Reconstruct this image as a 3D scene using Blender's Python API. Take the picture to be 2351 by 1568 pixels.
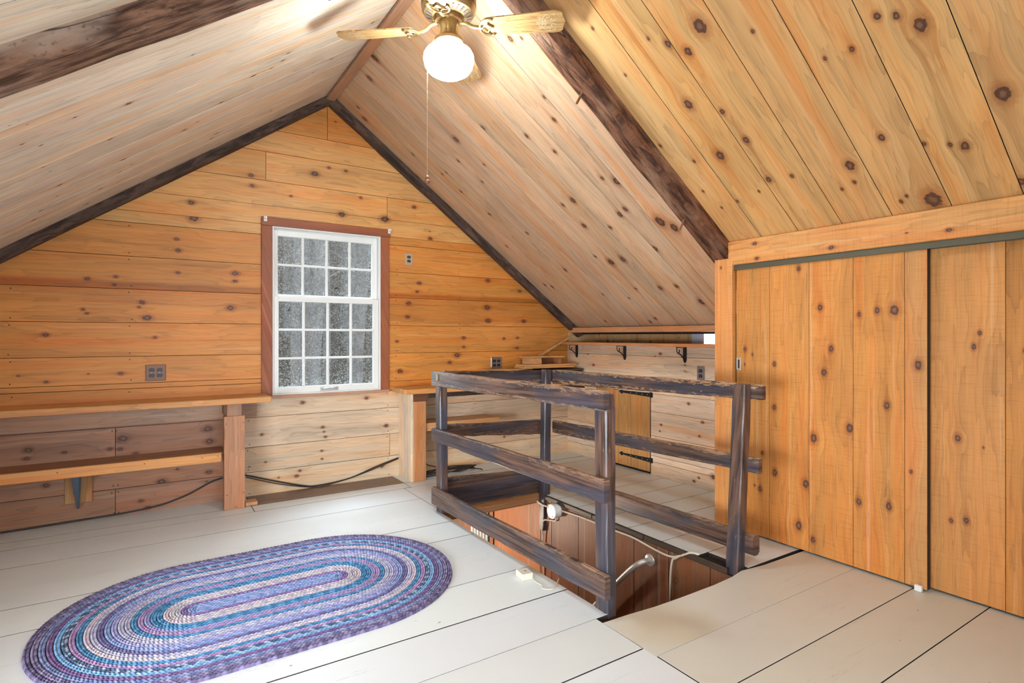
# Attic room with gable window, open stairwell, closet and ceiling fan
SKY, LAMP, REAR, LEFT_FILL, SIDEW, GABLEW, HALL = 0.75, 50.0, 50.0, 30.0, 32.0, 420.0, 20.0
import bpy, bmesh, math, random
from mathutils import Vector, Matrix
random.seed(7)
S = bpy.context.scene
for o in list(bpy.data.objects):
    bpy.data.objects.remove(o)
COL = S.collection

# ------------------------------------------------------------------ camera, world, lights, exposure
cam = bpy.data.cameras.new('camera')
cam.sensor_width = 36.0
cam.lens = 36.0 * 1290.0 / 2351.0
cam.shift_y = -13.0 / 2351.0
cam.clip_start = 0.05
cam_o = bpy.data.objects.new('camera', cam)
cam_o.location = (0, 0, 1.18)
cam_o.rotation_euler = (math.radians(90), 0, math.radians(-32.93))
COL.objects.link(cam_o)
S.camera = cam_o

S.view_settings.view_transform = 'Standard'
S.view_settings.look = 'None'
S.view_settings.exposure = 0.92
S.view_settings.gamma = 1.0
S.view_settings.use_curve_mapping = False

S.cycles.use_adaptive_sampling = True
S.cycles.adaptive_threshold = 0.07
S.cycles.adaptive_min_samples = 14
S.cycles.max_bounces = 6
S.cycles.diffuse_bounces = 4
S.cycles.glossy_bounces = 2
S.cycles.transmission_bounces = 2
S.cycles.transparent_max_bounces = 6
S.cycles.caustics_reflective = False
S.cycles.caustics_refractive = False
S.cycles.sample_clamp_indirect = 6.0

world = bpy.data.worlds.new('overcast_sky')
S.world = world
world.use_nodes = True
wn = world.node_tree
wn.nodes['Background'].inputs['Color'].default_value = (0.72, 0.84, 1.0, 1)
wn.nodes['Background'].inputs['Strength'].default_value = SKY

def area(name, loc, rot, sx, sy, power, col):
    l = bpy.data.lights.new(name, 'AREA')
    l.shape = 'RECTANGLE'; l.size = sx; l.size_y = sy
    l.energy = power; l.color = col
    o = bpy.data.objects.new(name, l)
    o.location = loc; o.rotation_euler = rot
    COL.objects.link(o)
    return o
# unseen fill lamps added left of and behind the camera to brighten the room
# added lamps outside the gable window, unseen, strengthening its daylight from left and overhead
def aimed(name, loc, to, sx, sy, power, col):
    d = (Vector(to)-Vector(loc)).to_track_quat('-Z', 'Y').to_euler()
    return area(name, loc, d, sx, sy, power, col)
left_fill = aimed('left_fill_light', (-1.4, 1.0, 0.62), (3.4, 4.0, 0.35), 2.0, 0.8, LEFT_FILL, (0.84, 0.92, 1.0))
left_fill.data.spread = math.radians(85)
aimed('rear_fill_light', (0.85, -1.3, 1.3), (-0.5, 3.2, 1.75), 1.9, 1.3, REAR, (0.70, 0.87, 1.0))
aimed('daylight_window_side', (-0.1, 6.4, 1.15), (1.25, 4.5, 1.12), 0.9, 0.8, SIDEW, (0.80, 0.90, 1.0))
aimed('daylight_overhead', (1.5, 6.3, 3.9), (1.1, 4.5, 1.4), 2.0, 1.4, GABLEW, (0.70, 0.86, 1.0))
# bulb of the hall downstairs
pl = bpy.data.lights.new('hall_bulb', 'POINT'); pl.energy = HALL; pl.color = (1.0, 0.86, 0.68); pl.shadow_soft_size = 0.06
plo = bpy.data.objects.new('hall_bulb', pl); plo.location = (1.75, 4.0, -0.45); COL.objects.link(plo)

# ------------------------------------------------------------------ helpers
def srgb(r, g, b):
    f = lambda c: (c/255/12.92) if c/255 <= 0.04045 else ((c/255+0.055)/1.055)**2.4
    return (f(r), f(g), f(b))

def link(name, me, mat=None, parent=None, matrix=None):
    o = bpy.data.objects.new(name, me)
    COL.objects.link(o)
    if mat is not None and not me.materials:
        me.materials.append(mat)
    if parent is not None:
        o.parent = parent
    if matrix is not None:
        o.matrix_local = matrix
    return o

def obj(name, bm, mat, parent=None, matrix=None, smooth=False):
    bmesh.ops.recalc_face_normals(bm, faces=bm.faces)
    me = bpy.data.meshes.new(name)
    bm.to_mesh(me); bm.free()
    if smooth:
        me.polygons.foreach_set('use_smooth', [True]*len(me.polygons))
        try: me.set_sharp_from_angle(angle=math.radians(40))
        except Exception: pass
    return link(name, me, mat, parent, matrix)

def tag(o, label=None, cat=None, group=None, kind=None):
    if label: o['label'] = label
    if cat: o['category'] = cat
    if group: o['group'] = group
    if kind: o['kind'] = kind
    return o

def thing(name, label, cat, loc=(0, 0, 0), rotz=0, group=None):
    o = bpy.data.objects.new(name, None)
    o.empty_display_size = 0.1
    o.location = loc; o.rotation_euler = (0, 0, rotz)
    COL.objects.link(o)
    return tag(o, label, cat, group)

def copy_tree(o, parent=None):
    c = o.copy(); COL.objects.link(c)
    if parent is not None: c.parent = parent
    for ch in list(o.children): copy_tree(ch, c)
    return c

def hexa(bm, P, bev=0.0):
    """8 corners: bottom ring then top ring"""
    vs = [bm.verts.new(p) for p in P]
    fs = [(0, 1, 2, 3), (7, 6, 5, 4), (0, 4, 5, 1), (1, 5, 6, 2), (2, 6, 7, 3), (3, 7, 4, 0)]
    nf = [bm.faces.new([vs[i] for i in f]) for f in fs]
    if bev > 0:
        es = set()
        for f in nf:
            for e in f.edges: es.add(e)
        bmesh.ops.bevel(bm, geom=list(es), offset=bev, segments=1, affect='EDGES', profile=0.5)

def box(bm, x0, x1, y0, y1, z0, z1, bev=0.0):
    hexa(bm, [(x0, y0, z0), (x1, y0, z0), (x1, y1, z0), (x0, y1, z0), (x0, y0, z1), (x1, y0, z1), (x1, y1, z1), (x0, y1, z1)], bev)

def boxobj(name, b, mat, parent=None, bev=0.003, matrix=None):
    bm = bmesh.new(); box(bm, *b, bev=bev)
    return obj(name, bm, mat, parent, matrix)

def beam_between(bm, a, b, wx, wy, up=(0, 0, 1), bev=0.0):
    """box from a to b; wx = width along side, wy = along up"""
    a = Vector(a); b = Vector(b); d = (b-a).normalized()
    s = d.cross(Vector(up)).normalized(); t = s.cross(d).normalized()
    P = []
    for c in (a, b):
        for i, j in ((-1, -1), (1, -1), (1, 1), (-1, 1)):
            P.append(c + s*wx*0.5*i + t*wy*0.5*j)
    hexa(bm, P, bev)

def tube(bm, pts, r, n=8, caps=True):
    pts = [Vector(p) for p in pts]
    rr = r if isinstance(r, (list, tuple)) else [r]*len(pts)
    rings = []
    prev = None
    for i, p in enumerate(pts):
        d = (pts[min(i+1, len(pts)-1)] - pts[max(i-1, 0)]).normalized()
        if prev is None:
            a = d.orthogonal().normalized()
        else:
            a = (prev - d*prev.dot(d))
            a = a.normalized() if a.length > 1e-6 else d.orthogonal().normalized()
        prev = a
        b = d.cross(a)
        rings.append([bm.verts.new(p + (a*math.cos(2*math.pi*k/n) + b*math.sin(2*math.pi*k/n))*rr[i]) for k in range(n)])
    for i in range(len(rings)-1):
        for k in range(n):
            bm.faces.new((rings[i][k], rings[i][(k+1) % n], rings[i+1][(k+1) % n], rings[i+1][k]))
    if caps:
        bm.faces.new(rings[0][::-1]); bm.faces.new(rings[-1])

def smoothpath(pts, k=6):
    """Catmull-Rom through the points"""
    P = [Vector(p) for p in pts]
    P = [P[0]*2-P[1]] + P + [P[-1]*2-P[-2]]
    out = []
    for i in range(1, len(P)-2):
        for j in range(k):
            t = j/k
            out.append(0.5*((2*P[i]) + (P[i+1]-P[i-1])*t + (2*P[i-1]-5*P[i]+4*P[i+1]-P[i+2])*t*t + (3*P[i]-P[i-1]-3*P[i+1]+P[i+2])*t**3))
    out.append(P[-2])
    return out

def lathe(bm, prof, n=32, c=(0, 0, 0)):
    rings = []
    for r, z in prof:
        if r < 1e-5:
            rings.append([bm.verts.new((c[0], c[1], c[2]+z))])
        else:
            rings.append([bm.verts.new((c[0]+r*math.cos(2*math.pi*k/n), c[1]+r*math.sin(2*math.pi*k/n), c[2]+z)) for k in range(n)])
    for a, b in zip(rings, rings[1:]):
        for k in range(n):
            q = []
            for v in (a[k % len(a)], a[(k+1) % len(a)], b[(k+1) % len(b)], b[k % len(b)]):
                if v not in q: q.append(v)
            if len(q) > 2: bm.faces.new(q)

# polygons in a plane
def area2(p): return sum(p[i][0]*p[(i+1) % len(p)][1]-p[(i+1) % len(p)][0]*p[i][1] for i in range(len(p)))
def clip(poly, a, b, c):
    """keep a*u+b*v+c >= 0"""
    out = []
    for i in range(len(poly)):
        p, q = poly[i], poly[(i+1) % len(poly)]
        dp, dq = a*p[0]+b*p[1]+c, a*q[0]+b*q[1]+c
        if dp >= 0: out.append(p)
        if (dp > 0) != (dq > 0) and abs(dp-dq) > 1e-9:
            t = dp/(dp-dq)
            out.append((p[0]+(q[0]-p[0])*t, p[1]+(q[1]-p[1])*t))
    r = []
    for p in out:
        if not r or (abs(p[0]-r[-1][0])+abs(p[1]-r[-1][1])) > 1e-5: r.append(p)
    if len(r) > 1 and abs(r[0][0]-r[-1][0])+abs(r[0][1]-r[-1][1]) < 1e-5: r.pop()
    return r
def inset(poly, d):
    if area2(poly) < 0: poly = poly[::-1]
    n = len(poly); L = []
    for i in range(n):
        p, q = poly[i], poly[(i+1) % n]
        dx, dy = q[0]-p[0], q[1]-p[1]; l = math.hypot(dx, dy)
        nx, ny = -dy/l, dx/l
        L.append((nx, ny, nx*p[0]+ny*p[1]+d))
    out = []
    for i in range(n):
        a1, b1, c1 = L[i-1]; a2, b2, c2 = L[i]
        det = a1*b2-a2*b1
        if abs(det) < 1e-6: out.append((poly[i][0]+a2*d, poly[i][1]+b2*d)); continue
        out.append(((c1*b2-c2*b1)/det, (a1*c2-a2*c1)/det))
    return out
def inpoly(poly, u, v):
    if area2(poly) < 0: poly = poly[::-1]
    return all((poly[(i+1) % len(poly)][0]-poly[i][0])*(v-poly[i][1])-(poly[(i+1) % len(poly)][1]-poly[i][1])*(u-poly[i][0]) >= -0.004 for i in range(len(poly)))

def frame(o, u, v):
    u = Vector(u).normalized(); v = Vector(v).normalized(); w = u.cross(v)
    return Matrix(((u.x, v.x, w.x, o[0]), (u.y, v.y, w.y, o[1]), (u.z, v.z, w.z, o[2]), (0, 0, 0, 1)))

def grain(o, tint, gu=(1, 0, 0), gv=(0, 1, 0), knots=(), ghost=None, wear=None):
    o['tint'] = [float(c) for c in tint]
    o['gu'] = [float(c) for c in gu]
    o['gv'] = [float(c) for c in gv]
    o['seed'] = [random.uniform(0, 40), random.uniform(0, 40), random.uniform(0, 40)]
    for i, k in enumerate(sorted(knots, key=lambda k: -k[2])[:NK]):
        o['k%d' % i] = [float(k[0]), float(k[1]), float(k[2])]
    if ghost: o['ghost'] = [float(c) for c in ghost]
    if wear: o['wear'] = [float(c) for c in wear]
    return o

def board(name, poly, M, mat, parent, thick=0.018, sgn=-1, gap=0.0013, ch=0.0009, lift=0.0):
    """a board of the outline poly (u,v) in frame M, its face at w=0 (plus lift), its back at w=sgn*thick"""
    if len(poly) < 3 or abs(area2(poly)) < 2e-4: return None
    p0 = inset(poly, gap)
    p1 = inset(p0, ch)
    if area2(p0) <= 0 or area2(p1) <= 0: return None
    f = -sgn*lift
    bm = bmesh.new()
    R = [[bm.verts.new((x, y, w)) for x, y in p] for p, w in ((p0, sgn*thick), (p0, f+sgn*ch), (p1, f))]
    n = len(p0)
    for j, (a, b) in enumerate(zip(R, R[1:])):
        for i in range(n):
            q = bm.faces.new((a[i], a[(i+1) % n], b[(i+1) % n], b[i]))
            if j == 0: q.material_index = 1  # side faces painted dark so the seams keep their shade
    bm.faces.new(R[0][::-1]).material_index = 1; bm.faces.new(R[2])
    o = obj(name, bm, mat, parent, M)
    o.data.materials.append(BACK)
    return o

def vary(t, k=0.1):
    s = 1 + random.uniform(-k, k)
    return (t[0]*s, t[1]*s*(1+random.uniform(-k, k)*0.35), t[2]*s*(1+random.uniform(-k, k)*0.7))
NK = 6

# ------------------------------------------------------------------ materials
class G:
    def __init__(s, name):
        s.m = bpy.data.materials.new(name); s.m.use_nodes = True
        s.t = s.m.node_tree; s.N = s.t.nodes; s.L = s.t.links
        s.b = s.N['Principled BSDF']
    def set(s, sock, v):
        if hasattr(v, 'is_output') or isinstance(v, bpy.types.NodeSocket): s.L.new(v, sock)
        else: sock.default_value = v
    def math(s, op, a, b=0.0, c=0.0, clamp=False):
        n = s.N.new('ShaderNodeMath'); n.operation = op; n.use_clamp = clamp
        for i, x in enumerate((a, b, c)): s.set(n.inputs[i], x)
        return n.outputs[0]
    def vmath(s, op, a, b=(0, 0, 0)):
        n = s.N.new('ShaderNodeVectorMath'); n.operation = op
        s.set(n.inputs[0], a); s.set(n.inputs[1], b)
        return n.outputs['Value'] if op == 'DOT_PRODUCT' else n.outputs[0]
    def comb(s, x, y, z):
        n = s.N.new('ShaderNodeCombineXYZ')
        for i, v in enumerate((x, y, z)): s.set(n.inputs[i], v)
        return n.outputs[0]
    def sep(s, v):
        n = s.N.new('ShaderNodeSeparateXYZ'); s.set(n.inputs[0], v); return n.outputs
    def attr(s, name, kind='OBJECT'):
        n = s.N.new('ShaderNodeAttribute'); n.attribute_type = kind; n.attribute_name = name
        return n.outputs
    def noise(s, vec, scale=1.0, detail=2.0, rough=0.5, dist=0.0):
        n = s.N.new('ShaderNodeTexNoise'); s.set(n.inputs['Vector'], vec)
        n.inputs['Scale'].default_value = scale; n.inputs['Detail'].default_value = detail
        n.inputs['Roughness'].default_value = rough; n.inputs['Distortion'].default_value = dist
        return n.outputs[0]
    def smooth(s, x, a, b, lo=0.0, hi=1.0):
        n = s.N.new('ShaderNodeMapRange'); n.interpolation_type = 'SMOOTHSTEP'
        s.set(n.inputs[0], x)
        n.inputs[1].default_value = a; n.inputs[2].default_value = b; n.inputs[3].default_value = lo; n.inputs[4].default_value = hi
        return n.outputs[0]
    def lin(s, x, a, b, lo=0.0, hi=1.0):
        n = s.N.new('ShaderNodeMapRange'); s.set(n.inputs[0], x)
        n.inputs[1].default_value = a; n.inputs[2].default_value = b; n.inputs[3].default_value = lo; n.inputs[4].default_value = hi
        return n.outputs[0]
    def mix(s, f, a, b, mode='MIX'):
        n = s.N.new('ShaderNodeMix'); n.data_type = 'RGBA'; n.blend_type = mode
        s.set(n.inputs[0], f)
        for i, x in ((6, a), (7, b)):
            if isinstance(x, tuple) and len(x) == 3: x = (*x, 1)
            s.set(n.inputs[i], x)
        return n.outputs[2]
    def coord(s):
        return s.N.new('ShaderNodeTexCoord').outputs['Object']
    def bump(s, h, strength, dist=0.01):
        n = s.N.new('ShaderNodeBump'); n.inputs['Strength'].default_value = strength; n.inputs['Distance'].default_value = dist
        s.L.new(h, n.inputs['Height']); s.L.new(n.outputs[0], s.b.inputs['Normal'])
    def out(s, col=None, rough=None, spec=None, metal=None, coat=None):
        for k, v in (('Base Color', col), ('Roughness', rough), ('Specular IOR Level', spec), ('Metallic', metal), ('Coat Weight', coat)):
            if v is not None:
                if isinstance(v, tuple) and len(v) == 3: v = (*v, 1)
                s.set(s.b.inputs[k], v)
        return s.m

def plain(name, col, rough=0.5, metal=0.0, spec=0.5, noise=0.0, nscale=30):
    g = G(name)
    c = (*col, 1)
    if noise:
        n = g.noise(g.coord(), nscale, 3)
        c = g.mix(n, tuple(x*(1-noise) for x in col), tuple(min(1, x*(1+noise)) for x in col))
    return g.out(c, rough, spec, metal)

def make_pine(name, nk, rough=0.36, spec=0.4, ringamt=0.2, saw=0.0, streaks=0.55):
    g = G(name)
    P = g.coord()
    u = g.vmath('DOT_PRODUCT', P, g.attr('gu')[1]); v = g.vmath('DOT_PRODUCT', P, g.attr('gv')[1])
    sd = g.sep(g.attr('seed')[1])
    pn = g.math('SUBTRACT', g.noise(g.comb(g.math('MULTIPLY', u, 60), g.math('MULTIPLY', v, 60), sd[2]), 1, 1), 0.5)
    lo = g.noise(g.comb(g.math('MULTIPLY_ADD', u, 1.3, sd[0]), g.math('MULTIPLY_ADD', v, 5, sd[1]), sd[2]), 1, 2)
    warp = core = core2 = halo = streak = None
    for i in range(nk):
        k = g.sep(g.attr('k%d' % i)[1])
        r = g.math('ADD', k[2], 1e-5)
        dv_ = g.math('SUBTRACT', v, k[1])
        du = g.math('DIVIDE', g.math('SUBTRACT', u, k[0]), r)
        dv = g.math('DIVIDE', dv_, r)
        dus = g.math('MULTIPLY', du, du); dvs = g.math('MULTIPLY', dv, dv)
        d2 = g.math('MULTIPLY_ADD', dus, 0.5, dvs)
        f = g.math('POWER', 2.718, g.math('MULTIPLY', d2, -0.14))
        w = g.math('MULTIPLY', f, dv_)
        d = g.math('MULTIPLY_ADD', pn, 0.7, g.math('SQRT', d2))
        c = g.smooth(d, 0.78, 1.0, 1, 0)
        h = g.smooth(d, 0.9, 2.3, 1, 0)
        c2 = g.smooth(d, 0.25, 0.55, 1, 0)
        e = g.math('POWER', 2.718, g.math('MULTIPLY', g.math('MULTIPLY_ADD', dus, 0.012, g.math('MULTIPLY', dvs, 0.7)), -1.0))
        warp = w if warp is None else g.math('ADD', warp, w)
        core = c if core is None else g.math('MAXIMUM', core, c)
        core2 = c2 if core2 is None else g.math('MAXIMUM', core2, c2)
        halo = h if halo is None else g.math('MAXIMUM', halo, h)
        streak = e if streak is None else g.math('MAXIMUM', streak, e)
    V = v
    if warp is not None: V = g.math('MULTIPLY_ADD', warp, -0.85, v)
    Vs = g.math('ADD', V, sd[1]); us = g.math('ADD', u, sd[0])
    bands = g.noise(g.comb(g.math('MULTIPLY', us, 0.8), g.math('MULTIPLY', Vs, 13), sd[2]), 1, 3, 0.55, 0.3)
    fine = g.noise(g.comb(g.math('MULTIPLY', us, 7), g.math('MULTIPLY', Vs, 260), sd[2]), 1, 2)
    big = g.noise(g.comb(g.math('MULTIPLY', us, 2.2), g.math('MULTIPLY', Vs, 3.5), sd[0]), 1, 2)
    rp = g.math('FRACT', g.math('MULTIPLY_ADD', g.math('ADD', bands, g.math('MULTIPLY', big, 0.7)), 6.0, g.math('MULTIPLY', Vs, 22)))
    ring = g.math('POWER', rp, 4.0)
    tint = g.attr('tint')[0]
    tone = g.math('ADD', g.math('MULTIPLY_ADD', g.math('SUBTRACT', bands, 0.5), 1.05, 1.0),
                  g.math('ADD', g.math('MULTIPLY', g.math('SUBTRACT', fine, 0.5), 0.4), g.math('MULTIPLY', g.math('SUBTRACT', big, 0.5), 0.5)))
    tone = g.math('SUBTRACT', tone, g.math('MULTIPLY', ring, ringamt))
    tone = g.math('MAXIMUM', tone, 0.3)
    c = g.mix(1.0, tint, g.comb(tone, tone, tone), 'MULTIPLY')
    c = g.mix(g.smooth(bands, 0.42, 0.72, 0, 0.9), c, g.mix(1.0, c, (0.82, 0.60, 0.42), 'MULTIPLY'))
    rs = g.noise(g.comb(g.math('MULTIPLY', us, 0.55), g.math('MULTIPLY', Vs, 34), sd[1]), 1, 2, 0.5, 0.2)
    c = g.mix(g.smooth(rs, 0.60, 0.78, 0, streaks), c, g.mix(1.0, c, (0.68, 0.44, 0.27), 'MULTIPLY'))
    c = g.mix(g.smooth(rs, 0.40, 0.26, 0, streaks*0.6), c, g.mix(0.35, c, (0.9, 0.72, 0.5)))
    if streak is not None:
        c = g.mix(g.math('MULTIPLY', g.math('MULTIPLY', streak, lo), 0.75), c, g.mix(1.0, c, (0.62, 0.42, 0.3), 'MULTIPLY'))
        c = g.mix(g.math('MULTIPLY', halo, 0.55), c, g.mix(1.0, c, (0.5, 0.3, 0.2), 'MULTIPLY'))
        kc = g.mix(g.noise(g.comb(g.math('MULTIPLY', u, 110), g.math('MULTIPLY', v, 110), 0.0), 1, 2), (0.02, 0.010, 0.009), (0.13, 0.06, 0.04))
        kc = g.mix(core2, kc, (0.20, 0.095, 0.055))
        c = g.mix(g.math('MULTIPLY', core, 0.92), c, kc)
    gh = g.sep(g.attr('ghost')[1])
    wob = g.math('MULTIPLY_ADD', g.math('SUBTRACT', lo, 0.5), 0.012, v)
    gm = g.math('MULTIPLY', g.smooth(g.math('SUBTRACT', wob, gh[0]), 0.0, 0.006), g.smooth(g.math('SUBTRACT', gh[1], wob), 0.0, 0.03))
    c = g.mix(g.math('MULTIPLY', gm, gh[2]), c, g.mix(1.0, c, (0.6, 0.45, 0.3), 'MULTIPLY'))
    if saw:
        sw = g.noise(g.comb(g.math('MULTIPLY', us, 240), g.math('MULTIPLY', Vs, 9), sd[1]), 1, 2)
        c = g.mix(g.smooth(sw, 0.5, 0.72, 0, saw), c, g.mix(1.0, c, (0.6, 0.48, 0.38), 'MULTIPLY'))
    g.bump(g.math('ADD', fine, g.math('MULTIPLY', bands, 0.6)), 0.06, 0.004)
    return g.out(c, g.math('MULTIPLY_ADD', fine, 0.16, rough), spec)

PINE = make_pine('varnished_pine', NK)
PINE_FEW = make_pine('pine_few_knots', 3, rough=0.42)
PINE_SAW = make_pine('rough_sawn_pine', NK, rough=0.45, saw=0.3, streaks=0.8)
FEWER = {PINE: [(1, make_pine('varnished_pine_clear', 1)), (3, make_pine('varnished_pine_three_knots', 3))]}

def make_painted_floor():
    g = G('painted_floorboards')
    P = g.coord()
    u, v, w = g.sep(P)
    sd = g.sep(g.attr('seed')[1])
    us = g.math('ADD', u, sd[0]); vs = g.math('ADD', v, sd[1])
    big = g.noise(g.comb(g.math('MULTIPLY', us, 1.2), g.math('MULTIPLY', vs, 2.5), sd[2]), 1, 3)
    tint = g.attr('tint')[0]
    c = g.mix(big, g.mix(1.0, tint, (0.9, 0.89, 0.87), 'MULTIPLY'), g.mix(1.0, tint, (1.05, 1.05, 1.04), 'MULTIPLY'))
    # fine checks along the grain and little dings
    ck = g.noise(g.comb(g.math('MULTIPLY', us, 1.6), g.math('MULTIPLY', vs, 45), sd[2]), 1, 4, 0.6)
    line = g.smooth(g.math('ABSOLUTE', g.math('SUBTRACT', ck, 0.62)), 0.0, 0.006, 1, 0)
    line = g.math('MULTIPLY', line, g.smooth(big, 0.5, 0.62, 0, 0.55))
    dg = g.noise(g.comb(g.math('MULTIPLY', us, 30), g.math('MULTIPLY', vs, 55), sd[2]), 1, 1)
    ding = g.smooth(dg, 0.80, 0.84, 0, 0.7)
    c = g.mix(g.math('MAXIMUM', line, ding), c, (0.10, 0.085, 0.07))
    worn = g.noise(g.comb(g.math('MULTIPLY', us, 6), g.math('MULTIPLY', vs, 9), sd[1]), 1, 3)
    c = g.mix(g.smooth(worn, 0.6, 0.8, 0, 0.25), c, g.mix(1.0, c, (0.86, 0.80, 0.68), 'MULTIPLY'))
    stn = g.sep(g.attr('ghost')[1])
    du = g.math('SUBTRACT', u, stn[0]); dv = g.math('SUBTRACT', v, stn[1])
    rr = g.math('DIVIDE', g.math('SQRT', g.math('MULTIPLY_ADD', du, du, g.math('MULTIPLY', dv, dv))), g.math('ADD', stn[2], 1e-5))
    c = g.mix(g.smooth(g.math('MULTIPLY_ADD', worn, 0.6, rr), 0.5, 1.25, 0.5, 0), c, g.mix(1.0, c, (0.86, 0.72, 0.5), 'MULTIPLY'))
    g.bump(g.math('ADD', ck, g.math('MULTIPLY', dg, 0.5)), 0.12, 0.004)
    return g.out(c, g.math('MULTIPLY_ADD', worn, 0.2, 0.3), 0.5)
FLOORP = make_painted_floor()

def make_beam(name, c0, c1, c2, rough=0.7, hue=0.0):
    g = G(name)
    P = g.coord()
    u = g.vmath('DOT_PRODUCT', P, g.attr('gu')[1]); v = g.vmath('DOT_PRODUCT', P, g.attr('gv')[1])
    sd = g.sep(g.attr('seed')[1])
    a = g.noise(g.comb(g.math('MULTIPLY_ADD', u, 7, sd[0]), g.math('MULTIPLY_ADD', v, 40, sd[1]), sd[2]), 1, 4, 0.6, 0.4)
    b = g.noise(g.comb(g.math('MULTIPLY_ADD', u, 3, sd[1]), g.math('MULTIPLY_ADD', v, 9, sd[0]), sd[2]), 1, 3)
    e = g.noise(g.comb(g.math('MULTIPLY', u, 55), g.math('MULTIPLY', v, 90), sd[2]), 1, 2)
    c = g.mix(g.smooth(a, 0.35, 0.65), c0, c1)
    c = g.mix(g.smooth(b, 0.5, 0.68, 0, 0.7), c, c2)
    c = g.mix(g.smooth(e, 0.58, 0.75, 0, 0.5), c, tuple(x*0.35 for x in c0))
    ck = g.noise(g.comb(g.math('MULTIPLY_ADD', u, 0.8, sd[2]), g.math('MULTIPLY_ADD', v, 16, sd[0]), sd[1]), 1, 1)
    c = g.mix(g.smooth(g.math('ABSOLUTE', g.math('SUBTRACT', ck, 0.5)), 0.0, 0.012, 0.85, 0), c, (0.012, 0.008, 0.006))
    g.bump(g.math('ADD', a, g.math('MULTIPLY', e, 0.5)), 0.5, 0.006)
    return g.out(c, rough, 0.3)
BEAM = make_beam('hewn_dark_beam', srgb(60, 36, 24), srgb(126, 84, 60), srgb(150, 116, 92))
BARKY = make_beam('bark_edged_beam', srgb(70, 45, 32), srgb(138, 102, 80), srgb(172, 152, 136))
RAFT = make_beam('old_gable_rafter', srgb(52, 38, 32), srgb(96, 74, 62), srgb(74, 56, 48))

def make_stain():
    """dark stained guard rail wood, rubbed through on the edges"""
    g = G('worn_dark_rail_wood')
    P = g.coord()
    u = g.vmath('DOT_PRODUCT', P, g.attr('gu')[1]); v = g.vmath('DOT_PRODUCT', P, g.attr('gv')[1])
    sd = g.sep(g.attr('seed')[1]); we = g.sep(g.attr('wear')[1])
    a = g.noise(g.comb(g.math('MULTIPLY_ADD', u, 3, sd[0]), g.math('MULTIPLY_ADD', v, 60, sd[1]), sd[2]), 1, 3, 0.6)
    b = g.noise(g.comb(g.math('MULTIPLY_ADD', u, 2.2, sd[1]), g.math('MULTIPLY_ADD', v, 9, sd[2]), sd[0]), 1, 2)
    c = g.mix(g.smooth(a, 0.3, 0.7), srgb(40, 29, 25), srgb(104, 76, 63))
    c = g.mix(g.smooth(b, 0.42, 0.6, 0, 0.75), c, g.mix(a, srgb(28, 30, 38), srgb(68, 72, 86)))  # blue-grey patches: window sheen painted into the rail colour
    # wear: brighter wood where hands rubbed (top edge, amount we.z)
    top = g.smooth(g.math('SUBTRACT', we[0], v), 0.0, 0.045, 1, 0)
    bot = g.smooth(g.math('SUBTRACT', v, we[1]), 0.0, 0.014, 0.7, 0)
    s = g.noise(g.comb(g.math('MULTIPLY_ADD', u, 22, sd[0]), g.math('MULTIPLY_ADD', v, 120, sd[1]), sd[2]), 1, 5, 0.7, 0.5)
    m = g.math('MULTIPLY', g.smooth(g.math('MULTIPLY_ADD', g.math('MAXIMUM', top, bot), 0.20, s), 0.63, 0.70), we[2], clamp=True)
    blk = g.math('MULTIPLY', g.smooth(b, 0.52, 0.66), g.smooth(top, 0.1, 0.5))
    c = g.mix(g.math('MULTIPLY', blk, 0.75), c, (0.012, 0.011, 0.012))
    c = g.mix(m, c, srgb(160, 124, 92))
    edge = g.smooth(g.math('SUBTRACT', we[0], v), 0.0, 0.006, 1, 0)
    c = g.mix(g.math('MULTIPLY', edge, g.smooth(s, 0.4, 0.55, 0, 0.8)), c, srgb(176, 140, 112))
    g.bump(g.math('ADD', a, g.math('MULTIPLY', s, 0.6)), 0.2, 0.004)
    return g.out(c, g.math('MULTIPLY_ADD', s, 0.25, 0.28), 0.6)
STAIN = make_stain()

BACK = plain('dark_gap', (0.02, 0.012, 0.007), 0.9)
WHITE = plain('white_vinyl', srgb(226, 226, 222), 0.35)
STEEL = plain('steel_plate', srgb(150, 152, 156), 0.35, 0.85)
BRONZE_P = plain('bronze_plate', srgb(118, 84, 70), 0.4, 0.4)
IVORY_P = plain('brushed_cover_plate', srgb(196, 182, 160), 0.4, 0.5)
BLACKP = plain('black_plastic', (0.012, 0.012, 0.013), 0.35)
SLOT = plain('slot_dark', (0.002, 0.002, 0.002), 0.6)
IRON = plain('black_iron', (0.016, 0.016, 0.018), 0.5, 0.3)
BRASS = plain('antique_brass', srgb(150, 126, 86), 0.34, 0.85, noise=0.1)
DBRASS = plain('dark_bronze', srgb(120, 88, 52), 0.4, 0.9, noise=0.25, nscale=120)
NICKEL = plain('worn_nickel', srgb(196, 192, 184), 0.38, 0.55)
TRACK = plain('olive_metal_track', srgb(96, 92, 76), 0.4, 0.5)
CABLEW = plain('cream_cable', srgb(214, 200, 178), 0.45)
CORDB = plain('black_cord', (0.02, 0.017, 0.015), 0.45)
SENS = plain('cream_plastic', srgb(206, 198, 180), 0.4)
BLUESTEEL = plain('blue_grey_steel', srgb(104, 124, 146), 0.4, 0.5)
PAPER = plain('dark_mount', srgb(70, 52, 44), 0.7)
NAILM = plain('nail_head', (0.03, 0.02, 0.018), 0.5, 0.4)
SOIL = plain('leaf_litter', srgb(96, 86, 70), 0.95, noise=0.5, nscale=3)
BARK = plain('bark', srgb(176, 170, 160), 0.9, noise=0.5, nscale=8)
LEAF = plain('dry_undergrowth', srgb(84, 86, 66), 0.9, noise=0.5, nscale=6)

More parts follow.
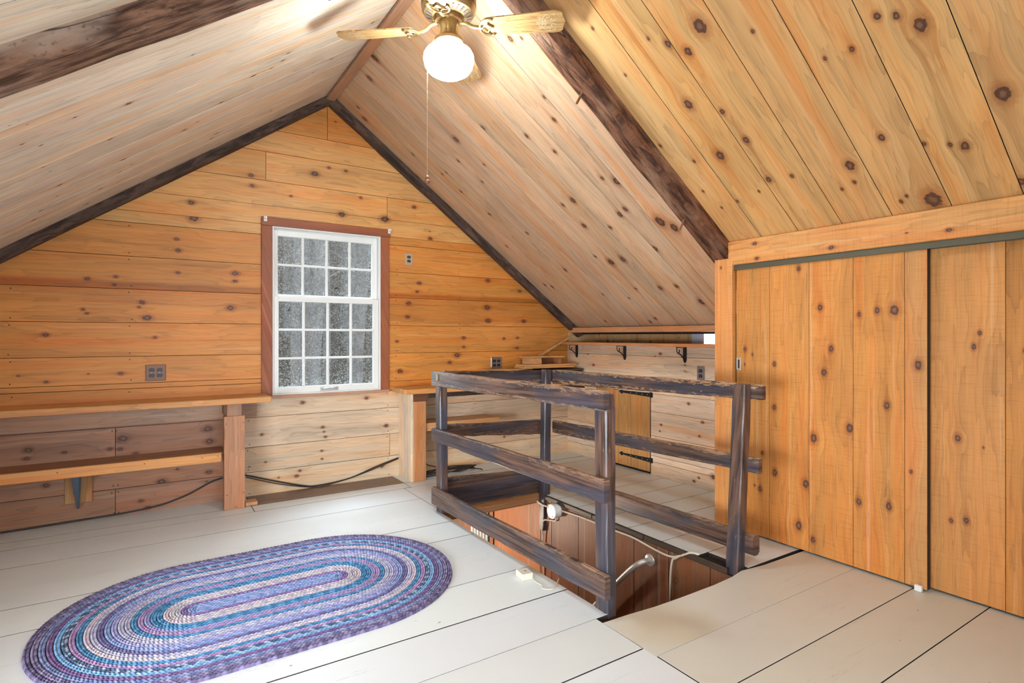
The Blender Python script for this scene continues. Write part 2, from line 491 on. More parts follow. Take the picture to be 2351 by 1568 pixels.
def make_glass():
    g = G('window_glass')
    N = g.N
    tr = N.new('ShaderNodeBsdfTransparent'); gl = N.new('ShaderNodeBsdfGlossy'); gl.inputs['Roughness'].default_value = 0.02
    fr = N.new('ShaderNodeFresnel'); fr.inputs['IOR'].default_value = 1.45
    mx = N.new('ShaderNodeMixShader')
    g.L.new(fr.outputs[0], mx.inputs[0]); g.L.new(tr.outputs[0], mx.inputs[1]); g.L.new(gl.outputs[0], mx.inputs[2])
    g.L.new(mx.outputs[0], N['Material Output'].inputs['Surface'])
    return g.m
GLASS = make_glass()
def make_screen():
    """insect screen: fine speckle, half open"""
    g = G('insect_screen')
    N = g.N
    P = g.coord()
    n1 = g.noise(P, 150, 3, 0.7); n2 = g.noise(P, 60, 2)
    c = g.mix(g.smooth(n1, 0.4, 0.62), srgb(50, 50, 48), srgb(190, 190, 186))
    df = N.new('ShaderNodeBsdfDiffuse'); g.L.new(c, df.inputs[0])
    tl = N.new('ShaderNodeBsdfTranslucent'); g.L.new(c, tl.inputs[0])
    md = N.new('ShaderNodeMixShader'); md.inputs[0].default_value = 0.04
    g.L.new(df.outputs[0], md.inputs[1]); g.L.new(tl.outputs[0], md.inputs[2])
    tr = N.new('ShaderNodeBsdfTransparent'); mx = N.new('ShaderNodeMixShader')
    g.L.new(g.smooth(g.math('MULTIPLY_ADD', n2, 0.5, g.math('MULTIPLY', n1, 0.5)), 0.38, 0.62, 0.12, 0.6), mx.inputs[0])
    g.L.new(tr.outputs[0], mx.inputs[1]); g.L.new(md.outputs[0], mx.inputs[2])
    g.L.new(mx.outputs[0], N['Material Output'].inputs['Surface'])
    return g.m
SCREEN = make_screen()
def emit(name, col, s):
    g = G(name)
    g.b.inputs['Base Color'].default_value = (*col, 1)
    g.b.inputs['Emission Color'].default_value = (*col, 1)
    g.b.inputs['Emission Strength'].default_value = s
    return g.m
GLOBE = emit('lit_opal_globe', (0.86, 0.97, 1.0), LAMP)
EAVEW = emit('daylit_eave_pane', (0.86, 0.92, 1.0), 7.0)

def make_blade():
    g = G('light_oak_fan_blade')
    P = g.coord(); u, v, w = g.sep(P)
    n = g.noise(g.comb(g.math('MULTIPLY', u, 6), g.math('MULTIPLY', v, 60), 0.0), 1, 3, 0.5, 1.2)
    r = g.math('FRACT', g.math('MULTIPLY_ADD', n, 3.0, g.math('MULTIPLY', v, 25)))
    c = g.mix(g.math('POWER', r, 3.0), srgb(186, 148, 98), srgb(124, 86, 50))
    return g.out(c, 0.4, 0.4)
BLADE = make_blade()
SCROLL = plain('pale_scroll_print', srgb(206, 192, 164), 0.4)

def make_yarn():
    g = G('braided_yarn')
    c = g.attr('Col', 'GEOMETRY')[0]
    n = g.noise(g.coord(), 320, 2)
    c = g.mix(g.smooth(n, 0.3, 0.7, 0.0, 0.5), c, g.mix(1.0, c, (0.62, 0.62, 0.66), 'MULTIPLY'))
    return g.out(c, 0.95, 0.1)
YARN = make_yarn()
KN = {
 'G': [(0.252,2.109,0.0144),(0.268,2.0,0.0216),(0.633,2.357,0.0126),(0.642,2.283,0.0114),(1.088,2.441,0.0201),(1.196,2.505,0.0095),(1.329,2.5,0.0097),(1.451,2.302,0.0098),(0.913,2.243,0.0079),(0.164,1.846,0.0107),(0.174,1.77,0.0131),(-0.475,1.61,0.0065),(-0.178,1.568,0.009),(-0.327,1.546,0.011),(0.172,1.615,0.0095),(0.528,1.631,0.0162),(0.528,1.575,0.0112),(-0.186,1.514,0.0079),(-0.034,1.404,0.0127),(-0.051,1.372,0.0069),(-0.005,1.301,0.0185),(-0.35,1.349,0.0088),(-0.329,1.325,0.0077),(0.5,1.381,0.0174),(-0.535,1.187,0.0118),(0.039,1.17,0.0093),(-0.152,0.933,0.0102),(-0.531,0.893,0.0086),(-0.322,0.936,0.0044),(1.298,2.148,0.0206),(1.654,2.15,0.0244),(0.511,1.512,0.0075),(-0.663,0.936,0.0052),(1.855,1.342,0.0131),(2.65,1.321,0.019),(3.051,1.321,0.0148),(2.395,1.161,0.0127),(2.395,1.081,0.0104),(2.327,1.007,0.0206),(2.254,0.943,0.0125),(1.786,0.882,0.0162),(1.758,1.136,0.0086),(2.825,1.154,0.0109),(2.977,1.16,0.0098),(2.974,1.062,0.011),(2.065,2.028,0.0123),(1.963,1.636,0.0132),(1.943,1.56,0.0099),(1.863,1.457,0.0152),(1.858,1.339,0.0131),(1.76,1.133,0.0097),(2.648,1.693,0.0162),(2.641,1.443,0.0209),(2.648,1.322,0.0139),(3.01,1.466,0.0096),(3.003,1.61,0.012),(1.915,2.283,0.0139),(2.067,2.029,0.0142),(2.061,2.089,0.0044),(1.247,2.877,0.0059),(0.999,0.668,0.0123),(1.498,0.672,0.0116),(0.707,0.448,0.0086),(1.149,0.465,0.0091),(1.158,0.428,0.007),(1.169,0.387,0.0084),(1.459,0.425,0.0065),(1.664,0.432,0.0133),(0.953,0.109,0.0109),(1.629,0.097,0.0111),(1.141,0.28,0.007),(1.143,0.217,0.007),(0.824,0.114,0.0053),(-0.14,0.504,0.0202),(-0.156,0.436,0.0101),(-0.616,0.48,0.0141),(-0.623,0.428,0.0094),(0.355,0.522,0.019),(0.367,0.433,0.019),(-0.532,0.251,0.0119),(-0.443,0.447,0.0084),(0.079,0.189,0.0182),(-0.04,0.077,0.0102),(0.361,0.217,0.0136)],
 'R': [(0.962,1.57,0.0278),(1.035,1.682,0.0167),(1.086,1.39,0.0076),(0.961,1.744,0.014),(0.896,1.812,0.0071),(1.272,1.839,0.0213),(1.609,1.86,0.0226),(1.377,1.709,0.0126),(1.568,1.688,0.0152),(1.836,1.707,0.0136),(1.709,1.534,0.0097),(1.848,1.588,0.0101),(1.927,1.941,0.0078),(1.594,2.017,0.0076),(1.803,2.091,0.0071),(1.433,2.137,0.0077),(1.803,1.842,0.005),(0.717,2.03,0.0074),(0.749,2.048,0.0052),(0.744,2.085,0.006),(0.992,2.04,0.0062),(1.948,2.055,0.0063),(1.895,1.792,0.0066),(1.179,2.092,0.0049),(1.246,0.982,0.0117),(1.275,0.929,0.0115),(1.342,0.878,0.0215),(1.323,1.2,0.0073),(1.329,1.1,0.0094),(1.719,0.737,0.025),(1.765,1.151,0.0139),(1.742,1.218,0.0062),(1.871,1.322,0.0206),(1.971,1.341,0.0086),(1.998,1.409,0.0069),(1.911,0.899,0.0155),(1.889,0.943,0.0082),(1.852,1.023,0.0093),(2.166,1.084,0.0346),(2.116,1.172,0.0074),(2.144,1.203,0.0085),(1.735,1.035,0.0066),(2.098,1.639,0.0096),(2.151,0.78,0.0147),(1.56,2.587,0.0218),(1.505,2.67,0.0111),(1.813,2.773,0.0185),(1.785,2.697,0.0164),(1.595,3.052,0.0191),(1.551,2.962,0.0102),(1.607,3.177,0.0125),(1.833,3.16,0.0183),(1.903,2.943,0.0123),(1.952,2.519,0.0322),(2.021,2.455,0.0272),(2.174,2.731,0.0191),(2.234,3.225,0.0251),(2.224,3.088,0.0206),(2.149,3.327,0.0107),(2.171,3.417,0.007),(2.24,3.796,0.0129),(1.842,4.228,0.0111),(2.063,4.067,0.0077),(2.239,4.065,0.0067),(2.426,4.182,0.0116),(2.389,4.259,0.0117),(2.578,2.823,0.0148),(2.582,2.983,0.0172),(2.774,2.726,0.024),(2.669,3.386,0.0093),(2.998,3.401,0.0129),(2.954,3.311,0.0126),(2.969,3.941,0.0117),(1.477,4.024,0.0094),(1.763,3.811,0.0123),(1.189,3.744,0.0096),(1.073,3.553,0.0082),(2.377,2.688,0.0079),(2.593,3.639,0.0097),(2.563,3.223,0.01),(0.137,3.838,0.0166),(0.205,4.275,0.0106),(0.298,4.34,0.0167),(0.812,3.588,0.0188),(0.601,4.334,0.0071),(0.658,4.197,0.0079),(0.653,4.279,0.006),(0.728,4.206,0.01),(0.823,4.034,0.0068),(0.985,4.101,0.0091),(0.99,4.035,0.008),(1.189,4.092,0.0102),(0.956,3.777,0.0104),(0.842,3.247,0.0133),(1.032,2.956,0.0127),(1.023,2.657,0.0126),(0.878,2.597,0.0093),(1.209,2.848,0.0127),(1.189,3.734,0.0086),(1.475,4.032,0.0094),(1.074,3.554,0.0082),(1.55,2.96,0.0102),(1.352,4.056,0.0072),(0.647,2.709,0.0043),(0.081,3.604,0.0198),(0.521,2.504,0.0146),(0.553,2.436,0.0078)],
 'L': [(1.544,2.883,0.0099),(1.758,2.797,0.0055),(1.963,2.861,0.0054),(1.909,2.958,0.0057),(1.644,3.256,0.0077),(1.923,3.645,0.0083),(1.959,3.829,0.0056),(1.596,3.697,0.0107),(1.943,3.246,0.0047),(1.927,3.349,0.0038),(1.556,3.871,0.0053),(2.064,3.98,0.0077),(1.747,4.099,0.0076),(1.251,3.646,0.0098),(1.847,4.311,0.0086),(2.118,4.106,0.0079),(1.914,2.682,0.0026),(1.964,2.628,0.0025),(1.625,3.916,0.0053),(0.711,3.081,0.0077),(0.723,3.163,0.009),(0.783,3.213,0.0062),(0.891,3.213,0.0111),(1.05,3.43,0.0081),(0.599,4.107,0.0072),(0.292,3.522,0.0078),(0.396,3.631,0.0053),(0.125,3.16,0.0091),(0.255,3.061,0.0041),(1.273,2.623,0.0043),(1.009,4.048,0.0088),(1.036,4.113,0.0082),(1.175,3.602,0.0059),(0.325,3.163,0.0065)],
 'D': [(1.099,2.065,0.0099),(1.07,2.017,0.0054),(1.019,1.878,0.0105),(0.771,1.878,0.0115),(1.294,1.806,0.0082),(0.792,1.799,0.0061),(1.549,1.735,0.0101),(1.527,1.612,0.0058),(1.473,1.543,0.0076),(1.331,1.617,0.0127),(1.23,1.577,0.0048),(1.112,1.56,0.0125),(0.986,1.596,0.0136),(0.852,1.549,0.0076),(1.289,1.422,0.0092),(1.304,1.338,0.0117),(1.304,1.263,0.0193),(0.842,1.296,0.0124),(0.63,1.651,0.0177),(0.71,1.468,0.0168),(0.727,1.622,0.0068),(0.593,1.814,0.0093),(0.631,1.477,0.0075),(0.458,1.591,0.0106),(0.399,1.875,0.0146),(0.499,1.952,0.0085),(1.045,1.164,0.0153),(1.193,0.95,0.0079),(1.133,0.971,0.0096),(1.119,0.799,0.006),(0.721,1.029,0.0122),(0.694,0.937,0.0039),(1.547,2.225,0.0068),(0.286,1.967,0.012),(0.299,2.002,0.0056),(0.376,1.695,0.0172),(0.138,1.735,0.0182),(0.345,1.424,0.0127),(0.356,1.288,0.0137),(0.384,1.281,0.0068),(0.397,1.347,0.0047),(0.188,1.626,0.0059),(0.106,1.564,0.0074),(0.084,1.656,0.0119),(0.359,0.997,0.0104),(0.327,1.614,0.0034)],
 'H': [(1.983,1.718,0.0095),(1.545,1.637,0.0106),(1.034,1.648,0.009),(1.969,1.63,0.0095)],
 'K': [(4.104,0.9,0.0095),(3.265,1.029,0.0106),(4.182,1.005,0.0075),(3.008,0.946,0.0056),(3.012,0.901,0.0039),(2.996,0.891,0.0034),(3.012,0.876,0.0034),(3.323,1.007,0.0048),(3.698,0.403,0.0126),(3.642,0.41,0.0091),(3.435,0.569,0.011),(2.972,0.643,0.0101),(2.84,0.513,0.0099),(3.256,0.438,0.0085),(3.27,0.383,0.0064),(2.868,0.401,0.0079),(2.844,0.306,0.0069),(2.919,0.041,0.01),(2.739,0.111,0.0174),(2.874,0.077,0.0079)],
}
# ------------------------------------------------------------------ the shell of the room
ZR, SR, SL, XR = 3.06, 0.725, 0.711, 1.19
CR, CL = 1/math.hypot(1, SR), 1/math.hypot(1, SL)
YG = 4.5
zR = lambda x: ZR - SR*(x-XR)
zL = lambda x: ZR - SL*(XR-x)
F_G = frame((0, YG, 0), (1, 0, 0), (0, 0, 1))        # gable wall, w into the room
F_R = frame((XR, 0, ZR), (CR, 0, -SR*CR), (0, 1, 0))  # right slope, w out of the room
F_L = frame((XR, 0, ZR), (-CL, 0, -SL*CL), (0, 1, 0))  # left slope, w into the room
F_K = frame((3.59, 0, 0), (0, 1, 0), (0, 0, 1))      # knee wall, w out of the room
F_D = frame((3.0, 0, 0), (0, 0, 1), (0, 1, 0))       # closet front, w into the room
F_D2 = frame((3.05, 0, 0), (0, 0, 1), (0, 1, 0))
F_F = frame((0, 0, 0), (1, 0, 0), (0, 1, 0))

KEEP = {k: list(v) for k, v in KN.items()}
def take(key, poly):
    got = [k for k in KEEP.get(key, []) if inpoly(poly, k[0], k[1])]
    return got
def lumber(name, poly, M, mat, parent, tint, key=None, gu=(1, 0, 0), gv=(0, 1, 0), rand=0, ghost=None, **kw):
    o = board(name, poly, M, mat, parent, **kw)
    if o is None: return None
    ks = take(key, poly) if key else []
    us = [p[0] for p in poly]; vs = [p[1] for p in poly]
    for i in range(rand):
        ks.append((random.uniform(min(us), max(us)), random.uniform(min(vs)+.02, max(vs)-.02), random.uniform(0.004, 0.012)))
    for n, m in FEWER.get(mat, []):
        if len(ks) <= n:
            o.data.materials[0] = m; break
    return grain(o, tint, gu, gv, ks, ghost)
def quad(u0, u1, v0, v1): return [(u0, v0), (u1, v0), (u1, v1), (u0, v1)]

# --- floor
floor_bm = bmesh.new()
for b in ((-1.85, 1.625, -1.5, 4.6), (2.515, 3.75, -1.5, 4.6), (1.625, 2.515, -1.5, 1.70), (1.625, 2.515, 3.44, 4.6)):
    box(floor_bm, b[0], b[1], b[2], b[3], -0.05, -0.02)
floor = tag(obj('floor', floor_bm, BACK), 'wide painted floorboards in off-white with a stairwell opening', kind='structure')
FT = srgb(212, 216, 217)
FT_R = srgb(206, 203, 193)
DARKF = srgb(132, 114, 104)
rowsL = [-1.5, -1.1, -0.83, -0.56, -0.29, -0.02, 0.25, 0.5, 0.74, 0.99, 1.25, 1.51, 1.775, 2.055, 2.365, 2.665, 2.935, 3.21, 3.455, 3.78, 4.1, 4.25, 4.53]
for y0, y1 in zip(rowsL, rowsL[1:]):
    xr = 1.572 if y1 < 1.73 else 1.64
    if y0 == 1.51:
        segs = [(-1.85, 1.568)]
    elif y0 >= 4.1:
        segs = [(-1.85, 0.6), (0.6, 1.72), (1.72, 3.7)]
    elif y0 >= 3.4:
        segs = [(-1.85, 1.66), (1.66, 3.7)]
    else:
        segs = [(-1.85, xr)]
    for x0, x1 in segs:
        dark = y0 == 4.25 and x0 == 0.6
        dz = random.uniform(-0.0012, 0.0012)
        if dark:
            o = lumber('plank', quad(x0, x1, y0, y1), F_F, PINE_FEW, floor, DARKF, rand=3, lift=0.004, thick=0.024)
            o['label'] = 'unpainted grey-brown floorboard under the window'
        else:
            o = lumber('plank', quad(x0, x1, y0, y1), F_F, FLOORP, floor, vary(FT, 0.03), lift=0.001+dz, thick=0.024, gap=0.0022, ch=0.0004)
rowsR = [-1.5, -1.1, -0.85, -0.6, -0.35, -0.1, 0.15, 0.4, 0.655, 0.92, 1.185, 1.447]
for y0, y1 in zip(rowsR, rowsR[1:]):
    lumber('plank', quad(1.572, 3.7, y0, y1), F_F, FLOORP, floor, vary(FT_R, 0.03), lift=0.001, thick=0.024, gap=0.0022, ch=0.0004)
# the worn top nosing of the stairs, hollowed by feet
nose = [(1.572, 1.447), (3.7, 1.447), (3.7, 1.705), (2.66, 1.722), (2.50, 1.742), (2.40, 1.722), (2.25, 1.712), (2.0, 1.711), (1.85, 1.715), (1.70, 1.728), (1.568, 1.734)]
bm = bmesh.new()
top = [bm.verts.new((x, y, 0.001)) for x, y in nose]; botv = [bm.verts.new((x, y-(0.004 if y > 1.6 else 0), -0.028)) for x, y in nose]
bm.faces.new(top); bm.faces.new(botv[::-1])
for i in range(len(nose)): bm.faces.new((botv[i], botv[(i+1) % len(nose)], top[(i+1) % len(nose)], top[i]))
nb = obj('plank', bm, FLOORP, floor); grain(nb, FT_R, ghost=(1.78, 1.58, 0.30)); nb['label'] = 'floorboard with a foot-worn hollow edge at the head of the stairs'
rowsA = [1.742, 1.99, 2.24, 2.51, 2.745, 3.005, 3.23, 3.455]
for y0, y1 in zip(rowsA, rowsA[1:]):
    lumber('plank', quad(2.475 if y0 > 1.75 else 2.56, 3.7, y0, y1), F_F, FLOORP, floor, vary(FT, 0.03), lift=0.001, thick=0.03, gap=0.0022, ch=0.0004)

# --- gable wall
wb = bmesh.new()
def slab(bm, poly, y0, y1):
    a = [bm.verts.new((x, y0, z)) for x, z in poly]; b = [bm.verts.new((x, y1, z)) for x, z in poly]
    bm.faces.new(a); bm.faces.new(b[::-1])
    for i in range(len(poly)): bm.faces.new((a[i], a[(i+1) % len(poly)], b[(i+1) % len(poly)], b[i]))
def gable(poly, d=0.0):
    p = clip(poly, -SR, -1, ZR+SR*XR-d)
    return clip(p, SL, -1, ZR-SL*XR-d)
WX0, WX1, WZ0, WZ1 = 0.765, 1.625, 0.732, 2.012
for q in (quad(-1.85, WX0, -0.05, 3.1), quad(WX1, 3.75, -0.05, 3.1), quad(WX0, WX1, -0.05, WZ0), quad(WX0, WX1, WZ1, 3.1)):
    slab(wb, gable(q, -0.03), YG+0.016, YG+0.09)
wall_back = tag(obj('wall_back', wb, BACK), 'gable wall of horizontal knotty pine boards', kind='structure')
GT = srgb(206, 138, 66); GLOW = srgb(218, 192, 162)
GT_UP = srgb(218, 164, 98)
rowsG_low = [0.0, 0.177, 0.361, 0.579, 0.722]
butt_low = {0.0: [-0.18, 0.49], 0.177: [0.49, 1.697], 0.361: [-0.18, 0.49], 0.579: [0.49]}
GSHADE = srgb(172, 128, 100)  # darker tint paints the bench's shade onto the boards beneath it
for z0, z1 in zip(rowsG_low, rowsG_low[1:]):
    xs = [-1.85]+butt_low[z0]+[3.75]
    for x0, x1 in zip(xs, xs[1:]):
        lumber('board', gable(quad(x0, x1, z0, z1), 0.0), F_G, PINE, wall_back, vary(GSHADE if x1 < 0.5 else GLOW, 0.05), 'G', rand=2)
left = [0.722, 0.83, 0.865, 1.044, 1.267, 1.490, 1.708, 1.932]
right = [0.722, 0.80, 1.034, 1.266, 1.5, 1.716, 1.943]
for rows, x0, x1 in ((left, -1.85, WX0), (right, WX1, 3.75)):
    for z0, z1 in zip(rows, rows[1:]):
        gh = None
        if 1.4 < z0 < 1.55: gh = (z0-0.1, 1.555, 0.8)
        if 1.2 < z0 < 1.3: gh = (1.39 if x0 < 0 else 1.30, 1.60, 0.35)
        lumber('board', gable(quad(x0, x1, z0, z1)), F_G, PINE, wall_back, vary(GT, 0.06), 'G', ghost=gh)
# the boards around and above the window head
lumber('board', gable(quad(-1.85, WX0, 1.932, WZ1)), F_G, PINE, wall_back, GT_UP, 'G')
lumber('board', gable(quad(WX1, 3.75, 1.943, WZ1)), F_G, PINE, wall_back, GT, 'G')
lumber('board', gable(quad(-1.85, 3.75, WZ1, 2.150)), F_G, PINE, wall_back, GT_UP, 'G', gap=0.0004)
for z0, z1, xs in ((2.150, 2.335, [-1.85, 1.674, 3.75]), (2.335, 2.55, [-1.85, 0.734, 3.75]), (2.55, 2.72, [-1.85, 3.75]), (2.72, 3.1, [-1.85, 1.185, 3.75])):
    for x0, x1 in zip(xs, xs[1:]):
        lumber('board', gable(quad(x0, x1, z0, z1)), F_G, PINE, wall_back, vary(GT_UP if z0 < 2.7 else GT, 0.06), 'G')
# nail heads
nb = bmesh.new()
def nail(bm, x, z, y=YG, r=0.0042):
    vs = [bm.verts.new((x+r*math.cos(a*math.pi/3), y-0.0012, z+r*math.sin(a*math.pi/3))) for a in range(6)]
    bm.faces.new(vs)
for rows, xs in ((rowsG_low, (-0.17, 0.62, 1.68, -0.19, 2.5)), (left, (-0.10, -0.7)), (right, (1.75, 2.35))):
    for z0, z1 in zip(rows, rows[1:]):
        for x in xs:
            if z1-z0 > 0.1 and z1 < zR(x)-0.1 and z1 < zL(x)-0.1:
                nail(nb, x+random.uniform(-.01, .01), z0+0.022); nail(nb, x+random.uniform(-.01, .01), z1-0.022)
tag(obj('nail_heads', nb, NAILM, wall_back), kind='stuff')

# --- ceilings
cb = bmesh.new()
def slope_slab(M, u1, y0, y1, w0, w1):
    bm = bmesh.new(); box(bm, -0.02, u1, y0, y1, w0, w1); bm.transform(M); return bm
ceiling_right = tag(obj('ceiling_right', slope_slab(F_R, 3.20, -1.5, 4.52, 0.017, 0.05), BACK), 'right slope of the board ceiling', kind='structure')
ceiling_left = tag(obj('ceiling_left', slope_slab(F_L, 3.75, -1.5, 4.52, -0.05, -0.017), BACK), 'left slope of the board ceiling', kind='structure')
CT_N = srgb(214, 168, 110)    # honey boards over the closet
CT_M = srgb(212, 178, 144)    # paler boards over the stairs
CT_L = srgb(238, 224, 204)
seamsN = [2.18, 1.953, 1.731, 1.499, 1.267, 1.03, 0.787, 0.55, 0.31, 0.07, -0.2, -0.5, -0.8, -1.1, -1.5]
for a, b in zip(seamsN, seamsN[1:]):
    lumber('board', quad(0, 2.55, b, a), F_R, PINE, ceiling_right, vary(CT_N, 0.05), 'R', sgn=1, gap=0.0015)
seamsM = [(2.18, 2.18), (2.597, 2.563), (2.84, 2.722), (3.09, 2.95), (3.31, 3.15), (3.53, 3.36), (3.78, 3.585), (4.02, 3.83), (4.25, 4.05), (4.5, 4.28), (4.52, 4.50)]
for i, (a, b) in enumerate(zip(seamsM, seamsM[1:])):
    k = (1.19, )
    t = 3.12/2.6
    poly = [(0, a[0]), (3.12, a[0]+(a[1]-a[0])*t), (3.12, b[0]+(b[1]-b[0])*t), (0, b[0])]
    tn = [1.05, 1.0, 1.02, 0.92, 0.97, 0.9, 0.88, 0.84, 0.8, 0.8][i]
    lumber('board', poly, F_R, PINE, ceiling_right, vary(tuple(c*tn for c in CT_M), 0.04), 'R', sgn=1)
seamsL = [-1.5, -1.2, -0.9, -0.6, -0.3, 0.0, 0.27, 0.54, 0.8, 1.07, 1.34, 1.6, 1.85, 2.1, 2.465, 2.725, 2.985, 3.225, 3.47, 3.71, 3.95, 4.18, 4.40, 4.52]
for a, b in zip(seamsL, seamsL[1:]):
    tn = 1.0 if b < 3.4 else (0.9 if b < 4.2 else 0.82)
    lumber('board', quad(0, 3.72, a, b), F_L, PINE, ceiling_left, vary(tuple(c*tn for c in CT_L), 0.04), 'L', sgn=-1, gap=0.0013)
# ridge cover strip
o = boxobj('trim_1', (XR-0.032, XR+0.032, -1.5, 4.44, ZR-0.052, ZR-0.022), PINE_FEW, None, 0.004)
tag(grain(o, srgb(176, 140, 116), (0, 1, 0), (1, 0, 0.6)), 'flat cover strip along the ridge', kind='structure')

# --- rafters
def rafter(name, M, u0, u1, v0, v1, w0, w1, mat, label, jit=0.004, n=16, scale=1.0):
    bm = bmesh.new(); rings = []
    for i in range(n+1):
        u = u0+(u1-u0)*i/n
        j = lambda: random.uniform(-jit, jit)
        ring = [(u, v0, w0), (u, v1, w0), (u, v1+j(), w1*0.82+w0*0.18+j()), (u, v1-0.012+j(), w1+j()), (u, v0+0.012+j(), w1+j()), (u, v0+j(), w1*0.82+w0*0.18+j())]
        rings.append([bm.verts.new(p) for p in ring])
    for a, b in zip(rings, rings[1:]):
        for k in range(6): bm.faces.new((a[k], a[(k+1) % 6], b[(k+1) % 6], b[k]))
    bm.faces.new(rings[0][::-1]); bm.faces.new(rings[-1])
    o = obj(name, bm, mat, None, M)
    grain(o, (1, 1, 1), (1, 0, 0), (0, 1, 0.8))
    return tag(o, label, kind='structure')
raf_r = rafter('rafter', F_R, -0.02, 2.62, 2.163, 2.292, 0.0, -0.09, BEAM, 'hewn dark rafter on the right slope, with pegs')
raf_l = rafter('rafter', F_L, -0.02, 3.7, 2.043, 2.20, 0.0, 0.071, BARKY, 'hewn rafter with bark-like underside on the left slope')
g_r = rafter('rafter', F_R, -0.02, 3.14, 4.425, 4.5, 0.0, -0.062, RAFT, 'dark gable rafter along the right rake', 0.003)
g_l = rafter('rafter', F_L, -0.02, 3.7, 4.425, 4.5, 0.0, 0.062, RAFT, 'dark gable rafter along the left rake', 0.003)
def peg(parent, u, v, w0, w1, du=0.0, dv=0.0):
    bm = bmesh.new(); tube(bm, [(u, v, w0), (u+du, v+dv, w1)], [0.0075, 0.006], 6)
    o = obj('peg', bm, PINE_FEW, parent); grain(o, srgb(120, 84, 60), (0, 0, 1), (1, 1, 0))
peg(raf_r, 0.93, 2.25, -0.08, -0.155, 0.012, 0.01); peg(raf_r, 1.90, 2.25, -0.08, -0.15, 0.02, 0.012)
peg(raf_l, 0.82, 2.17, 0.06, 0.13, 0.01, 0.03)
peg(raf_r, 2.35, 2.25, -0.08, -0.15, 0.0, 0.01)

# --- closet on the right: doors, header, jamb, track
DT = srgb(204, 138, 68)
closet_back = boxobj('wall_right', (3.62, 3.70, -1.5, 2.22, -0.02, 1.27), BACK, None, 0)
tag(closet_back, 'back of the closet in the dark', kind='structure')
def slab_door(name, M, seams, z1, label, key, tints):
    bm = bmesh.new(); box(bm, 0.012, z1-0.004, seams[0]+0.002, seams[-1]-0.002, -0.032, -0.014)
    d = tag(obj(name, bm, BACK, None, M), label, kind='structure')
    for (a, b), t in zip(zip(seams, seams[1:]), tints):
        lumber('board', quad(0.010, z1, a, b), M, PINE_SAW, d, t, key, rand=1, thick=0.033, sgn=-1, gap=0.0008, ch=0.0018).matrix_local = Matrix()
    return d
d1 = slab_door('door_1', F_D, [1.128, 1.22, 1.452, 1.678, 1.909, 2.126], 1.585, 'front sliding closet door of knotty pine boards', 'D',
               [srgb(198, 142, 84), DT, vary(DT, .05), vary(DT, .05), vary(DT, .06)])
d2 = slab_door('door_2', F_D2, [0.36, 0.61, 0.862, 1.16], 1.585, 'rear sliding closet door standing behind the front one', 'D',
               [DT, vary(DT, .05), srgb(204, 142, 78)])
d3x = slab_door('door_3', F_D, [-0.45, -0.2, 0.05, 0.30, 0.42], 1.585, 'third sliding closet door', 'D', [DT]*4)
# recessed pull
bm = bmesh.new()
for z0, z1, y0, y1 in ((0.972, 1.048, 2.094, 2.099), (0.972, 1.048, 2.117, 2.122), (0.972, 0.979, 2.099, 2.117), (1.041, 1.048, 2.099, 2.117)):
    box(bm, 2.9965, 3.004, y0, y1, z0, z1, 0.001)
box(bm, 2.9995, 3.003, 2.099, 2.117, 0.979, 1.041)
pull = obj('recessed_pull', bm, NICKEL); pull.parent = d1; pull.matrix_parent_inverse = F_D.inverted(); pull['label'] = 'oblong recessed metal finger pull'
bmh = bmesh.new(); box(bmh, 2.9990, 2.9997, 2.1015, 2.1145, 0.984, 1.036); ph = obj('pull_recess', bmh, PAPER); ph.parent = d1; ph.matrix_parent_inverse = F_D.inverted()
o = boxobj('trim_2', (2.972, 3.0, -1.5, 2.165, 1.609, 1.752), PINE_SAW, None, 0.004)
tag(grain(o, srgb(218, 160, 96), (0, 1, 0), (0, 0, 1), KN['H']+[(1.2, 1.66, .004)]), 'pine header board over the sliding closet doors', kind='structure')
o = boxobj('trim_3', (2.968, 3.012, 2.133, 2.258, 0.0, 1.652), PINE_SAW, None, 0.004)
tag(grain(o, srgb(212, 150, 88), (0, 0, 1), (0, 1, 0), [(1.60, 2.21, .006)]), 'upright jamb board at the end of the closet', kind='structure')
o = boxobj('wall_closet_end', (3.012, 3.60, 2.20, 2.255, 0.0, 1.32), PINE_FEW, None, 0.002)
tag(grain(o, DT, (0, 0, 1), (1, 0.4, 0)), 'boarded end of the closet facing the alcove', kind='structure')
bm = bmesh.new()
box(bm, 2.985, 3.09, -1.4, 2.13, 1.598, 1.612, 0.001); box(bm, 2.985, 2.991, -1.4, 2.13, 1.577, 1.6, 0.001); box(bm, 3.035, 3.04, -1.4, 2.13, 1.58, 1.6)
tag(obj('trim_4', bm, TRACK), 'olive metal sliding door track under the header', kind='structure')
gd = boxobj('door_guide', (2.975, 2.996, 1.142, 1.172, 0.0015, 0.03), WHITE, None, 0.003)
tag(gd, 'small white plastic door guide on the floor at the closet door edge', 'guide')

